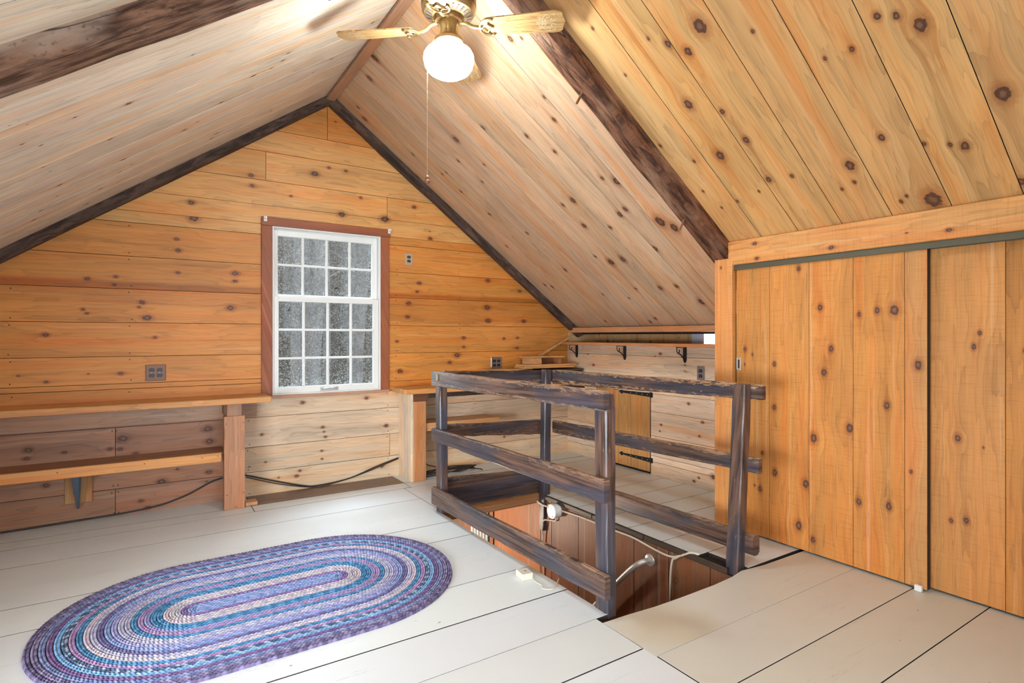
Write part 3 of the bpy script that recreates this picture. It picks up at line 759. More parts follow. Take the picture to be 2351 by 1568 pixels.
# --- knee wall of the alcove
bm = bmesh.new(); box(bm, 3.607, 3.65, 2.2, 4.6, -0.02, 1.09)
wall_knee = tag(obj('wall_knee', bm, BACK), 'low knee wall of pine boards in the alcove', kind='structure')
KT = srgb(232, 206, 178)
rowsK = [0.0, 0.114, 0.165, 0.335, 0.538, 0.69, 1.007, 1.092]
for z0, z1 in zip(rowsK, rowsK[1:]):
    segs = [(2.2, 4.58)]
    if z1 <= 0.70: segs = [(2.2, 3.372), (4.06, 4.58)]
    for y0, y1 in segs:
        lumber('board', quad(y0, y1, z0, z1), F_K, PINE, wall_knee, vary(KT, 0.05), 'K', sgn=1)
bm = bmesh.new(); box(bm, 3.375, 3.83, 0.03, 0.685, 0.004, 0.016)
d4 = tag(obj('door_4', bm, BACK, None, F_K), 'small access door of upright boards with black strap hinges', kind='structure')
for a, b in ((3.375, 3.604), (3.604, 3.758), (3.758, 3.83)):
    lumber('board', quad(a, b, 0.02, 0.688), F_K, PINE, d4, vary(srgb(206, 152, 92), .05), 'K', gu=(0, 1, 0), gv=(1, 0, 0), sgn=1, lift=0.004).matrix_local = Matrix()
for a, b in ((3.832, 4.055),):
    lumber('board', quad(a, b, 0.0, 0.69), F_K, PINE_FEW, wall_knee, srgb(204, 148, 88), None, gu=(0, 1, 0), gv=(1, 0, 0), sgn=1, rand=1)
for z in (0.678, 0.122):
    bm = bmesh.new()
    prof = [(3.345, .021), (3.375, .021), (3.376, .018), (3.50, .014), (3.62, .0105), (3.68, .008), (3.695, .007), (3.703, .014), (3.713, .018), (3.724, .015), (3.730, .007), (3.745, .003)]
    a = [bm.verts.new((y, z+h, -0.004)) for y, h in prof]+[bm.verts.new((y, z-h, -0.004)) for y, h in prof[::-1]]
    f = bm.faces.new(a)
    r = bmesh.ops.extrude_face_region(bm, geom=[f])
    for v in r['geom']:
        if isinstance(v, bmesh.types.BMVert): v.co.z = -0.009
    tube(bm, [(3.362, z-0.024, -0.012), (3.362, z+0.024, -0.012)], 0.006, 8)
    h = obj('strap_hinge', bm, IRON, d4)
    bm = bmesh.new()
    for y in (3.42, 3.48, 3.55, 3.62):
        lathe(bm, [(0.0, 0.0035), (0.003, 0.003), (0.0045, 0.0)], 8, (0, 0, 0))
        for v in bm.verts[-17:]: pass
    bm.free()
    bm = bmesh.new()
    for y in (3.40, 3.46, 3.53, 3.60):
        vs = [bm.verts.new((y+0.0045*math.cos(k*math.pi/4), z+0.0045*math.sin(k*math.pi/4), -0.0105)) for k in range(8)]
        bm.faces.new(vs)
    tag(obj('screw_heads', bm, NICKEL, h), kind='stuff')
# niche above the knee wall, its back boarded, a pane of light at its near end
bm = bmesh.new(); box(bm, 3.985, 4.03, 2.2, 4.6, 1.0, 1.2)
niche = tag(obj('wall_niche', bm, BACK), 'boarded back of the long slot above the alcove shelf', kind='structure')
F_N = frame((3.97, 0, 0), (0, 0, 1), (0, 1, 0))
NT = srgb(222, 180, 128)
seams = [3.24, 3.57, 3.905, 4.24, 4.50]
for a, b in zip(seams, seams[1:]):
    lumber('board', quad(1.02, 1.20, a, b), F_N, PINE_FEW, niche, vary(NT, .05), None, sgn=-1, rand=2).matrix_local = F_N
o = boxobj('window_2', (3.955, 3.975, 2.68, 3.108, 1.02, 1.20), EAVEW, None, 0.002); tag(o, 'narrow daylit eave pane at the end of the slot', kind='structure')
o = boxobj('trim_5', (3.95, 3.978, 3.108, 3.238, 1.02, 1.20), plain('pale_paint', srgb(196, 204, 220), 0.5), None, 0.002); tag(o, 'pale painted frame beside the eave pane', kind='structure')
o = boxobj('wall_niche_side', (3.65, 3.98, 2.60, 2.66, 1.0, 1.2), plain('pale_paint_2', srgb(205, 208, 214), 0.6), None, 0); tag(o, 'pale end of the slot', kind='structure')
o = boxobj('wall_niche_floor', (3.6, 4.0, 2.2, 4.6, 1.06, 1.085), BACK, None, 0); tag(o, 'floor of the slot behind the shelf', kind='structure')
o = boxobj('trim_6', (3.60, 3.635, 2.24, 4.5, 1.212, 1.262), PINE_FEW, None, 0.003)
tag(grain(o, srgb(196, 140, 98), (0, 1, 0), (0, 0, 1), ghost=None), 'pine ledge board closing the foot of the ceiling in the alcove', kind='structure')
o = boxobj('trim_7', (3.635, 3.80, 2.24, 4.5, 1.212, 1.235), PINE_FEW, None, 0.002)
tag(grain(o, srgb(150, 110, 84), (0, 1, 0), (1, 0, 0)), 'soffit board over the slot', kind='structure')
o = boxobj('wall_niche_end', (3.60, 4.03, 4.497, 4.6, 0.98, 1.212), PINE_FEW, None, 0.001); tag(grain(o, srgb(222, 180, 128), (1, 0, 0), (0, 0, 1)), 'pine end of the slot at the gable', kind='structure')
# roof over the slot
bm = bmesh.new(); box(bm, 3.79, 4.05, 2.2, 4.6, 1.2, 1.24); tag(grain(obj('ceiling_niche', bm, PINE_FEW), srgb(150, 110, 84), (0, 1, 0), (1, 0, 0)), 'top of the slot', kind='structure')

# --- walls out of view
bm = bmesh.new(); box(bm, -1.86, -1.80, -1.5, 4.6, -0.05, 1.0)
wl = tag(obj('wall_left', bm, PINE_FEW), 'left knee wall of pine boards', kind='structure'); grain(wl, GT, (0, 1, 0), (0, 0, 1))
bm = bmesh.new(); slab(bm, gable(quad(-1.85, 3.75, -0.05, 3.1), -0.03), -1.58, -1.5)
wf = tag(obj('wall_front', bm, PINE_FEW), 'opposite gable wall of pine boards', kind='structure'); grain(wf, GT, (1, 0, 0), (0, 0, 1))

# --- window in the gable
window = tag(bpy.data.objects.new('window_1', None), 'white double-hung window with small panes in a red-brown frame', kind='structure'); COL.objects.link(window)
REDT = srgb(152, 88, 58)
def pine_box(name, b, parent, tint, gu, gv, mat=PINE_FEW, bev=0.003, knots=()):
    return grain(boxobj(name, b, mat, parent, bev), tint, gu, gv, knots)
pine_box('side_casing', (0.702, 0.778, YG-0.02, YG, 0.735, 1.999), window, REDT, (0, 0, 1), (1, 0, .3))
pine_box('side_casing', (1.612, 1.684, YG-0.02, YG, 0.735, 1.999), window, vary(REDT, .1), (0, 0, 1), (1, 0, .3))
pine_box('head_casing', (0.702, 1.692, YG-0.024, YG, 1.999, 2.063), window, vary(REDT, .1), (1, 0, 0), (0, .3, 1))
pine_box('sill', (0.73, 1.686, YG-0.03, YG+0.02, 0.712, 0.736), window, srgb(184, 138, 110), (1, 0, 0), (0, 1, .3))
def frame_bars(name, parent, x0, x1, z0, z1, y0, y1, l, r, b, t, mat=WHITE):
    bm = bmesh.new()
    for q in ((x0, x0+l, z0, z1), (x1-r, x1, z0, z1), (x0+l, x1-r, z0, z0+b), (x0+l, x1-r, z1-t, z1)):
        box(bm, q[0], q[1], y0, y1, q[2], q[3], 0.002)
    return obj(name, bm, mat, parent)
frame_bars('jamb_liner', window, 0.766, 1.624, 0.733, 2.010, YG-0.012, YG+0.085, 0.022, 0.022, 0.012, 0.020)
frame_bars('exterior_frame', window, 0.74, 1.65, 0.70, 2.04, YG+0.085, YG+0.12, 0.05, 0.05, 0.05, 0.05)
def sash(y, z0, z1, gz0, gz1, rows, nm):
    s = frame_bars('sash', window, 0.789, 1.600, z0, z1, y, y+0.032, 0.036, 0.043, gz0-z0, z1-gz1)
    s['label'] = nm
    gx0, gx1 = 0.825, 1.557
    bm = bmesh.new()
    for i in range(1, 4):
        x = gx0+(gx1-gx0)*i/4; box(bm, x-0.0085, x+0.0085, y+0.004, y+0.026, gz0, gz1, 0.003)
    for z in rows: box(bm, gx0, gx1, y+0.0045, y+0.0255, z-0.0085, z+0.0085, 0.003)
    obj('muntin_grid', bm, WHITE, s)
    zs = [gz0]+rows+[gz1]
    for i in range(4):
        for a, b in zip(zs, zs[1:]):
            x0 = gx0+(gx1-gx0)*i/4; x1 = gx0+(gx1-gx0)*(i+1)/4
            bm = bmesh.new(); vs = [bm.verts.new(p) for p in ((x0, y+0.015, a), (x1, y+0.015, a), (x1, y+0.015, b), (x0, y+0.015, b))]; bm.faces.new(vs)
            obj('pane', bm, GLASS, s)
    return s
up_s = sash(YG+0.036, 1.445, 1.992, 1.496, 1.938, [1.722], 'upper sash of eight panes')
lo_s = sash(YG+0.002, 0.745, 1.478, 0.792, 1.440, [1.226, 1.009], 'lower sash of twelve panes')
bm = bmesh.new()
box(bm, 1.13, 1.27, YG-0.004, YG+0.003, 0.752, 0.778, 0.002); tube(bm, smoothpath([(1.145, YG-0.004, 0.765), (1.16, YG-0.02, 0.772), (1.2, YG-0.024, 0.774), (1.24, YG-0.02, 0.772), (1.255, YG-0.004, 0.765)], 4), 0.005, 6)
obj('sash_lift', bm, NICKEL, lo_s)
bm = bmesh.new(); vs = [bm.verts.new(p) for p in ((0.79, YG+0.083, 0.745), (1.60, YG+0.083, 0.745), (1.60, YG+0.083, 1.995), (0.79, YG+0.083, 1.995))]; bm.faces.new(vs)
obj('insect_screen', bm, SCREEN, window)
for x, z, lab in ((0.728, 2.045, 'white curtain rod bracket at the left end of the window head'), (1.683, 2.048, 'white curtain rod bracket at the right end of the window head')):
    bm = bmesh.new()
    box(bm, x-0.011, x+0.011, YG-0.028, YG-0.0245, z-0.018, z+0.02, 0.001)
    box(bm, x-0.004, x+0.004, YG-0.06, YG-0.028, z-0.004, z+0.002, 0.001); box(bm, x-0.005, x+0.005, YG-0.062, YG-0.058, z-0.004, z+0.014, 0.001)
    tag(obj('curtain_bracket', bm, WHITE), lab, 'bracket', 'curtain brackets')

# --- stairwell
bm = bmesh.new(); box(bm, 2.492, 2.54, 1.5, 6.2, -2.4, -0.032)
wall_stair = tag(obj('wall_stairwell', bm, BACK), 'stairwell wall of upright brown boards', kind='structure')
F_S = frame((2.475, 0, 0), (0, 0, 1), (0, 1, 0))
ST = srgb(128, 84, 58)
seams = [1.5, 1.64, 1.91, 2.19, 2.46, 2.71, 2.985, 3.29, 3.43]
for a, b in zip(seams, seams[1:]):
    lumber('board', quad(-2.35, -0.034, a, b), F_S, PINE_FEW, wall_stair, vary(ST, .14), None, sgn=-1, rand=2, gap=0.002)
lumber('board', quad(-2.35, -0.034, 3.43, 4.10), F_S, PINE_FEW, wall_stair, srgb(160, 112, 82), None, sgn=-1, rand=1).name = 'panel'
lumber('board', quad(-2.35, -0.034, 4.10, 4.16), F_S, PINE_FEW, wall_stair, srgb(140, 96, 66), None, sgn=-1, lift=0.012).name = 'batten'
lumber('board', quad(-2.35, -0.034, 4.50, 5.6), F_S, PINE_FEW, wall_stair, srgb(160, 112, 82), None, sgn=-1).name = 'panel'
for i in range(6):
    y = 4.19+i*0.052
    boxobj('slat', (2.45, 2.468, y, y+0.016, -1.3, -0.034), WHITE, wall_stair, 0.002)
bm = bmesh.new(); box(bm, 1.60, 1.625, 1.45, 6.2, -2.4, -0.05); wsl = tag(obj('wall_stairwell_left', bm, PINE_FEW), 'left wall of the stairwell', kind='structure'); grain(wsl, ST, (0, 0, 1), (1, 1, 0))
bm = bmesh.new(); box(bm, 1.6, 2.54, 1.42, 1.50, -2.4, -0.05); wsn = tag(obj('wall_stairwell_near', bm, PINE_FEW), 'near wall of the stairwell', kind='structure'); grain(wsn, ST, (0, 0, 1), (1, 1, 0))
bm = bmesh.new(); box(bm, 1.6, 2.54, 6.15, 6.2, -2.4, -0.05); wse = tag(obj('wall_hall_end', bm, PINE_FEW), 'far end of the hall below', kind='structure'); grain(wse, srgb(190, 150, 110), (0, 0, 1), (1, 1, 0))
bm = bmesh.new(); box(bm, 1.6, 2.54, 1.42, 6.2, -2.44, -2.40); fl2 = tag(obj('floor_hall_below', bm, PINE_FEW), 'hall floor at the foot of the stairs', kind='structure'); grain(fl2, ST, (0, 1, 0), (1, 0, 0))
stairs = tag(bpy.data.objects.new('stairs', None), 'steep brown stairs going down from the opening', kind='structure'); COL.objects.link(stairs)
for i in range(9):
    y = 1.72+i*0.215; z = -0.26-i*0.235
    pine_box('tread', (1.626, 2.472, y-0.02, y+0.24, z-0.03, z), stairs, ST, (1, 0, 0), (0, 1, 0))
    pine_box('riser', (1.626, 2.472, y-0.02, y-0.002, z, z+0.20), stairs, ST, (1, 0, 0), (0, 0, 1))
# floor ends and header round the opening
o = pine_box('trim_8', (1.628, 2.474, 3.425, 3.462, -0.07, -0.001), None, srgb(150, 104, 64), (1, 0, 0), (0, 0, 1)); tag(o, 'sawn edge of the floor at the back of the stairwell', kind='structure')
for i, (a, b) in enumerate(((1.80, 2.37), (2.375, 2.83), (2.835, 3.40))):
    o = pine_box('floor_end', (2.462, 2.4755, a, b, -0.030, -0.001), floor, srgb(64, 56, 50), (0, 1, 0), (0, 0, 1))
# ------------------------------------------------------------------ the guard rail round the stairwell
rail = thing('guard_rail', 'dark worn plank guard rail around the open stairwell', 'railing', (2.05, 2.6, 0))
PI_ = Matrix.Translation((-2.05, -2.6, 0))
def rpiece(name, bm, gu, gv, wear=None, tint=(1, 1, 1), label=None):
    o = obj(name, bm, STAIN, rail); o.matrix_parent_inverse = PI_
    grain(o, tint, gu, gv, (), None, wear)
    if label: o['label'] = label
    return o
def plank(bm, a, b, thick_dir, th, za0, za1, zb0, zb1, n=14, jit=0.0025, bev=0.005):
    """a rail board from a to b (x,y), bottom/top heights at both ends, slightly wavy and rounded"""
    a = Vector((*a, 0)); b = Vector((*b, 0)); t = Vector((*thick_dir, 0)); rings = []
    for i in range(n+1):
        s = i/n; p = a.lerp(b, s); z0 = za0+(zb0-za0)*s + random.uniform(-jit, jit); z1 = za1+(zb1-za1)*s + random.uniform(-jit, jit)
        e = bev
        prof = [(0, z0+e), (e, z0), (th-e, z0), (th, z0+e), (th, z1-e), (th-e, z1), (e, z1), (0, z1-e)]
        rings.append([bm.verts.new((p.x+t.x*d, p.y+t.y*d, z)) for d, z in prof])
    for r, q in zip(rings, rings[1:]):
        for k in range(8): bm.faces.new((r[k], r[(k+1) % 8], q[(k+1) % 8], q[k]))
    bm.faces.new(rings[0][::-1]); bm.faces.new(rings[-1])
def postbm(p0, p1, sx, sy, z0, z1, n=10, jit=0.0015, round_top=True):
    bm = bmesh.new(); rings = []
    zs = [z0+(z1-z0)*i/n for i in range(n+1)]
    for i, z in enumerate(zs):
        s = i/n; x = p0[0]+(p1[0]-p0[0])*s; y = p0[1]+(p1[1]-p0[1])*s
        k = 0.9 if (round_top and i == n) else 1.0
        j = lambda: random.uniform(-jit, jit)
        c = 0.18
        pr = []
        for ax, ay in ((-1, -1+c), (-1+c, -1), (1-c, -1), (1, -1+c), (1, 1-c), (1-c, 1), (-1+c, 1), (-1, 1-c)):
            pr.append(bm.verts.new((x+ax*sx/2*k+j(), y+ay*sy/2*k+j(), z)))
        rings.append(pr)
    for r, q in zip(rings, rings[1:]):
        for k in range(8): bm.faces.new((r[k], r[(k+1) % 8], q[(k+1) % 8], q[k]))
    bm.faces.new(rings[0][::-1]); bm.faces.new(rings[-1])
    return bm
# posts
rpiece('post', postbm((1.658, 1.815), (1.655, 1.82), 0.055, 0.078, -0.02, 0.93), (0, 0, 1), (0.7, 0.7, 0), (9, -9, 0.5))
rpiece('post', postbm((1.658, 3.42), (1.655, 3.43), 0.055, 0.075, 0.0, 0.925), (0, 0, 1), (0.7, 0.7, 0), (9, -9, 0.4))
rpiece('post', postbm((2.520, 1.795), (2.585, 1.795), 0.064, 0.072, -0.06, 0.93), (0, 0, 1), (0.7, 0.7, 0), (9, -9, 0.8))
rpiece('post', postbm((2.48, 3.385), (2.497, 3.385), 0.058, 0.062, -0.26, 0.928), (0, 0, 1), (0.7, 0.7, 0), (9, -9, 0.4))
# left side, boards on the room side of the posts
for (za0, za1, zb0, zb1, y0, w) in ((0.865, 0.949, 0.843, 0.942, 1.765, 0.55), (0.472, 0.577, 0.478, 0.560, 1.762, 0.4), (0.070, 0.175, 0.046, 0.163, 1.757, 0.2)):
    bm = bmesh.new(); plank(bm, (1.600, y0), (1.600, 3.468), (1, 0), 0.03, za0, za1, zb0, zb1)
    rpiece('rail_board', bm, (0, 1, 0), (0, 0, 1), (za1, za0, w))
# right side, boards behind the posts
for (za0, za1, zb0, zb1, x0, y0, w) in ((0.852, 0.931, 0.823, 0.926, 2.612, 1.70, 1.0), (0.483, 0.562, 0.456, 0.548, 2.582, 1.70, 0.7), (0.070, 0.172, 0.05, 0.155, 2.556, 1.715, 0.25)):
    th = 0.055 if za0 < 0.2 else 0.03
    bm = bmesh.new(); plank(bm, (x0, y0), (2.535, 3.36), (1, 0), th, za0, za1, zb0, zb1, bev=0.014 if za0 < 0.2 else 0.006)
    rpiece('rail_board', bm, (0, 1, 0), (0, 0, 1), (za1, za0, w))
# back
for (za0, za1, zb0, zb1, w) in ((0.855, 0.942, 0.815, 0.914, 0.5), (0.493, 0.576, 0.434, 0.54, 0.35), (0.002, 0.217, 0.002, 0.165, 0.25)):
    bm = bmesh.new(); plank(bm, (1.69, 3.455), (2.515, 3.452), (0, 1), 0.03, za0, za1, zb0, zb1)
    rpiece('rail_board', bm, (1, 0, 0), (0, 0, 1), (za1, za0, w))
bm = bmesh.new(); box(bm, 1.592, 1.601, 3.36, 3.385, 0.885, 0.925, 0.002)
cl = obj('wood_cleat', bm, PINE_FEW, rail); cl.matrix_parent_inverse = PI_; grain(cl, srgb(150, 122, 78), (0, 0, 1), (0, 1, 0)); cl['label'] = 'little raw wood block on the top rail'

# ------------------------------------------------------------------ benches
BT = srgb(204, 148, 92)
bench = thing('work_bench', 'long pine bench top on a box leg, fixed along the wall left of the window', 'bench', (0.0, 4.35, 0))
PB = Matrix.Translation((0, -4.35, 0))
def bp(parent, inv, name, b, tint, gu, gv, mat=PINE_FEW, bev=0.003, knots=(), label=None):
    o = boxobj(name, b, mat, parent, bev); o.matrix_parent_inverse = inv
    grain(o, tint, gu, gv, knots)
    if label: o['label'] = label
    return o
X, Y, Z = (1, 0, 0), (0, 1, 0), (0, 0, 1)
bp(bench, PB, 'bench_top', (-1.795, 0.722, 4.195, 4.497, 0.717, 0.757), BT, X, (0, 1, .6), PINE, 0.004)
bp(bench, PB, 'wall_cleat', (-1.795, 0.665, 4.462, 4.498, 0.590, 0.716), srgb(176, 146, 124), X, (0, .3, 1))
bp(bench, PB, 'post', (0.430, 0.557, 4.228, 4.245, 0.0015, 0.635), srgb(186, 132, 98), Z, (1, .4, 0), PINE_FEW, 0.002)
bp(bench, PB, 'post_side', (0.432, 0.452, 4.245, 4.32, 0.0015, 0.632), srgb(150, 104, 78), Z, (1, .4, 0))
bp(bench, PB, 'post_side', (0.535, 0.555, 4.245, 4.32, 0.0015, 0.632), srgb(206, 160, 124), Z, (1, .4, 0))
bp(bench, PB, 'post_block', (0.448, 0.54, 4.240, 4.315, 0.632, 0.7165), srgb(160, 122, 98), Z, (1, .4, 0))
bp(bench, PB, 'side_rail', (0.44, 0.53, 4.315, 4.462, 0.63, 0.7165), srgb(130, 100, 84), Y, (1, 0, .5))
sh = bp(bench, PB, 'low_shelf', (-1.795, 0.43, 4.262, 4.497, 0.372, 0.392), srgb(160, 112, 82), X, (0, 1, .4))
ns = boxobj('shelf_nosing', (-1.795, 0.416, 4.243, 4.2625, 0.331, 0.393), PINE_FEW, sh, 0.003); grain(ns, srgb(214, 154, 94), X, (0, .3, 1), [(-.45, .345, .006), (.1, .35, .003)])
bk = bp(bench, PB, 'bracket_block', (-0.44, -0.30, 4.482, 4.4985, 0.12, 0.30), srgb(196, 146, 96), Z, (1, 0, 0))
bm = bmesh.new()
hexa(bm, [(-0.377, 4.468, 0.087), (-0.365, 4.468, 0.087), (-0.365, 4.481, 0.087), (-0.377, 4.481, 0.087), (-0.392, 4.30, 0.33), (-0.354, 4.30, 0.33), (-0.352, 4.481, 0.33), (-0.394, 4.481, 0.33)], 0.002)
o = obj('steel_bracket', bm, BLUESTEEL, bench); o.matrix_parent_inverse = PB; o['label'] = 'blue-grey pressed steel shelf bracket'
nm = bmesh.new()
for x, z, y in [(0.442, 0.585, 4.2275), (0.545, 0.588, 4.2275), (0.447, 0.105, 4.2275), (0.548, 0.108, 4.2275), (0.5, 0.016, 4.2275)]: nail(nm, x, z, y, 0.0035)
for x in (-0.9, -0.45, -0.02, 0.3, 0.395): nail(nm, x, 0.372, 4.2425, 0.0035)
o = obj('screws', nm, NAILM, bench); o.matrix_parent_inverse = PB; tag(o, kind='stuff')
wbk = boxobj('wood_block', (0.562, 0.64, 4.245, 4.33, 0.005, 0.028), PINE_FEW, None, 0.002); tag(grain(wbk, srgb(196, 150, 112), X, Y), 'small flat pine offcut on the floor by the bench leg', 'wood block')

desk = thing('corner_desk', 'pine corner desk with a boxed end panel, right of the window behind the stairwell', 'desk', (2.6, 4.35, 0))
PD = Matrix.Translation((-2.6, -4.35, 0))
bp(desk, PD, 'desk_top', (1.715, 3.585, 4.195, 4.497, 0.712, 0.752), srgb(208, 158, 100), X, (0, 1, .6), PINE, 0.004)
bp(desk, PD, 'end_panel', (1.775, 1.795, 4.232, 4.497, 0.0015, 0.711), srgb(228, 208, 182), Z, (.3, 1, 0), PINE_FEW, 0.003, [(0.2, 4.33, .008), (.52, 4.38, .007)])
bp(desk, PD, 'post', (1.795, 1.905, 4.228, 4.25, 0.0015, 0.648), srgb(190, 136, 92), Z, (1, .3, 0))
bp(desk, PD, 'post_block', (1.80, 1.93, 4.235, 4.26, 0.648, 0.7115), srgb(110, 74, 54), X, (0, 0, 1))
bp(desk, PD, 'front_rail', (1.93, 3.585, 4.225, 4.245, 0.672, 0.7115), srgb(60, 48, 44), X, (0, 0, 1))
lsh = bp(desk, PD, 'low_shelf', (1.90, 2.62, 4.27, 4.497, 0.44, 0.46), srgb(196, 146, 98), X, (0, 1, 0))
ln = boxobj('shelf_nosing', (1.90, 2.62, 4.25, 4.27, 0.395, 0.462), PINE_FEW, lsh, 0.003); grain(ln, srgb(198, 150, 104), X, Z)

# things lying on the desk
box1 = boxobj('storage_case', (2.86, 3.56, 4.225, 4.48, 0.7525, 0.845), BLACKP, None, 0.006)
tag(box1, 'long dark flat case lying on the corner desk under the loose boards', 'case')
case_lid = boxobj('case_lid', (2.855, 3.565, 4.22, 4.485, 0.845, 0.861), plain('dark_lid', srgb(74, 64, 56), 0.6), box1, 0.003)
def loose(name, b, tint, label, cat, group=None, rot=0, axis=X):
    x0, x1, y0, y1, z0, z1 = b
    bm = bmesh.new(); cx, cy = (x0+x1)/2, (y0+y1)/2
    box(bm, x0-cx, x1-cx, y0-cy, y1-cy, 0, z1-z0, 0.002)
    o = obj(name, bm, PINE_FEW); o.location = (cx, cy, z0); o.rotation_euler = (0, 0, rot)
    grain(o, tint, axis, (0, .6, 1) if axis == X else (1, 0, .5))
    return tag(o, label, cat, group)
loose('loose_board', (2.54, 3.02, 4.30, 4.45, 0.8615, 0.876), srgb(204, 160, 104), 'thin board overhanging the left end of the dark case', 'board', 'offcuts on the corner desk', 0.02)
loose('loose_board', (2.90, 3.48, 4.26, 4.44, 0.8765, 0.894), srgb(220, 172, 112), 'lower of the two stacked boards under the small wooden stand', 'board', 'offcuts on the corner desk', -0.03)
loose('loose_board', (2.92, 3.52, 4.27, 4.45, 0.8945, 0.911), srgb(226, 180, 120), 'upper of the two stacked boards under the small wooden stand', 'board', 'offcuts on the corner desk', 0.01)
st = thing('wooden_stand', 'small unpainted wooden stand on top of the stacked boards in the corner', 'stand', (3.17, 4.37, 0.9115), -0.03)
grain(boxobj('top', (-0.215, 0.225, -0.07, 0.07, 0.060, 0.076), PINE_FEW, st, 0.002), srgb(214, 164, 104), X, Y)
grain(boxobj('block', (-0.185, -0.04, -0.06, 0.06, 0.0, 0.0595), PINE_FEW, st, 0.002), srgb(216, 170, 122), Y, (1, 0, 1))
grain(boxobj('end_support', (0.165, 0.19, -0.06, 0.06, 0.0, 0.0595), PINE_FEW, st, 0.002), srgb(196, 146, 98), Z, Y)
grain(boxobj('back_rail', (-0.04, 0.165, 0.035, 0.055, 0.0, 0.0595), PINE_FEW, st, 0.002), srgb(140, 92, 64), X, Z)
bm = bmesh.new(); beam_between(bm, (3.205, 4.474, 0.9805), (3.585, 4.474, 1.166), 0.022, 0.03, (0, 1, 0))
o = tag(grain(obj('leaning_batten', bm, PINE_FEW), srgb(216, 166, 106), (0.9, 0, 0.45), (0, 1, 0)), 'thin pine batten leaning along the gable wall beside the alcove shelf', 'batten')

# alcove shelf with scrolled brackets
shelf = thing('wall_shelf', 'narrow pine shelf on three black iron brackets along the alcove wall', 'shelf', (3.53, 3.4, 1.09))
PS = Matrix.Translation((-3.53, -3.4, -1.09))
bp(shelf, PS, 'shelf_board', (3.475, 3.615, 2.26, 4.497, 1.092, 1.118), srgb(196, 140, 98), Y, (1, 0, .4))
for y in (4.345, 3.675, 3.003):
    bm = bmesh.new()
    box(bm, 3.576, 3.589, y-0.014, y+0.014, 0.985, 1.0915, 0.002)
    hexa(bm, [(3.578, y-0.003, 0.965), (3.589, y-0.003, 0.965), (3.589, y+0.003, 0.965), (3.578, y+0.003, 0.965), (3.576, y-0.012, 0.985), (3.589, y-0.012, 0.985), (3.589, y+0.012, 0.985), (3.576, y+0.012, 0.985)])
    box(bm, 3.485, 3.576, y-0.010, y+0.010, 1.086, 1.0915, 0.001)
    pts = []
    for k in range(11):
        a = math.radians(250-k*32); r = 0.004+0.0012*k
        pts.append((3.508+r*math.cos(a), y, 1.066+r*math.sin(a)))
    pts = pts[::-1]
    pts = [(3.492, y, 1.084)]+pts
    tube(bm, smoothpath([(3.490, y, 1.084), (3.489, y, 1.062), (3.500, y, 1.045), (3.516, y, 1.050), (3.519, y, 1.064), (3.510, y, 1.068)], 4), 0.0042, 6)
    tube(bm, smoothpath([(3.500, y, 1.045), (3.535, y, 1.030), (3.560, y, 1.008), (3.578, y, 0.990)], 4), 0.0048, 6)
    o = obj('scroll_bracket', bm, IRON, shelf); o.matrix_parent_inverse = PS

# ------------------------------------------------------------------ electrical outlets
def outlet(name, M, gangs, mat, label, rot=0):
    t = thing(name, label, 'outlet'); t.matrix_world = M
    w = 0.070+0.046*(gangs-1); bm = bmesh.new(); box(bm, -w/2, w/2, -0.057, 0.057, 0.0, 0.0055, 0.0025)
    obj('cover_plate', bm, mat, t)
    for gi in range(gangs):
        cx = (gi-(gangs-1)/2)*0.046
        for sy in (-1, 1):
            bm = bmesh.new(); cy = sy*0.0195
            ring = []
            for k in range(20):
                a = 2*math.pi*k/20
                ring.append((cx+0.0172*math.cos(a), cy+max(-0.0135, min(0.0135, 0.0172*math.sin(a)))))
            a0 = [bm.verts.new((x, y, 0.0045)) for x, y in ring]; a1 = [bm.verts.new((x, y, 0.0066)) for x, y in ring]
            bm.faces.new(a1)
            for k in range(20): bm.faces.new((a0[k], a0[(k+1) % 20], a1[(k+1) % 20], a1[k]))
            r = obj('receptacle', bm, BLACKP, t)
            bm = bmesh.new()
            box(bm, cx-0.0075, cx-0.0055, cy-0.001, cy+0.007, 0.0062, 0.0069); box(bm, cx+0.0055, cx+0.0075, cy-0.001, cy+0.006, 0.0062, 0.0069); box(bm, cx-0.002, cx+0.002, cy-0.0095, cy-0.005, 0.0062, 0.0069)
            obj('slots', bm, IVORY_P if gangs == 1 else BRONZE_P, r)
        bm = bmesh.new(); lathe(bm, [(0.003, 0.0054), (0.003, 0.0066), (0.0, 0.0072)], 10, (cx, 0, 0)); obj('screw', bm, NICKEL, t)
    return t
def wallM(x, z): return Matrix.Translation((x, YG-0.0005, z)) @ F_G.to_3x3().to_4x4()
outlet('wall_outlet', wallM(0.043, 0.931) @ Matrix.Diagonal((1, 0.95, 1, 1)), 2, BRONZE_P, 'brown four-socket outlet plate on the wall above the left bench')
outlet('wall_outlet', wallM(1.865, 1.833) @ Matrix.Diagonal((0.95, 0.86, 1, 1)), 1, IVORY_P, 'pale single outlet plate high on the wall right of the window')
outlet('wall_outlet', wallM(2.738, 0.925), 2, STEEL, 'grey four-socket outlet plate behind the stair rail on the gable wall')
outlet('wall_outlet', Matrix.Translation((3.5895, 2.853, 0.889)) @ Matrix(((0, 0, -1, 0), (-1, 0, 0, 0), (0, 1, 0, 0), (0, 0, 0, 1))), 1, STEEL, 'grey steel outlet plate on the alcove wall beside the closet')

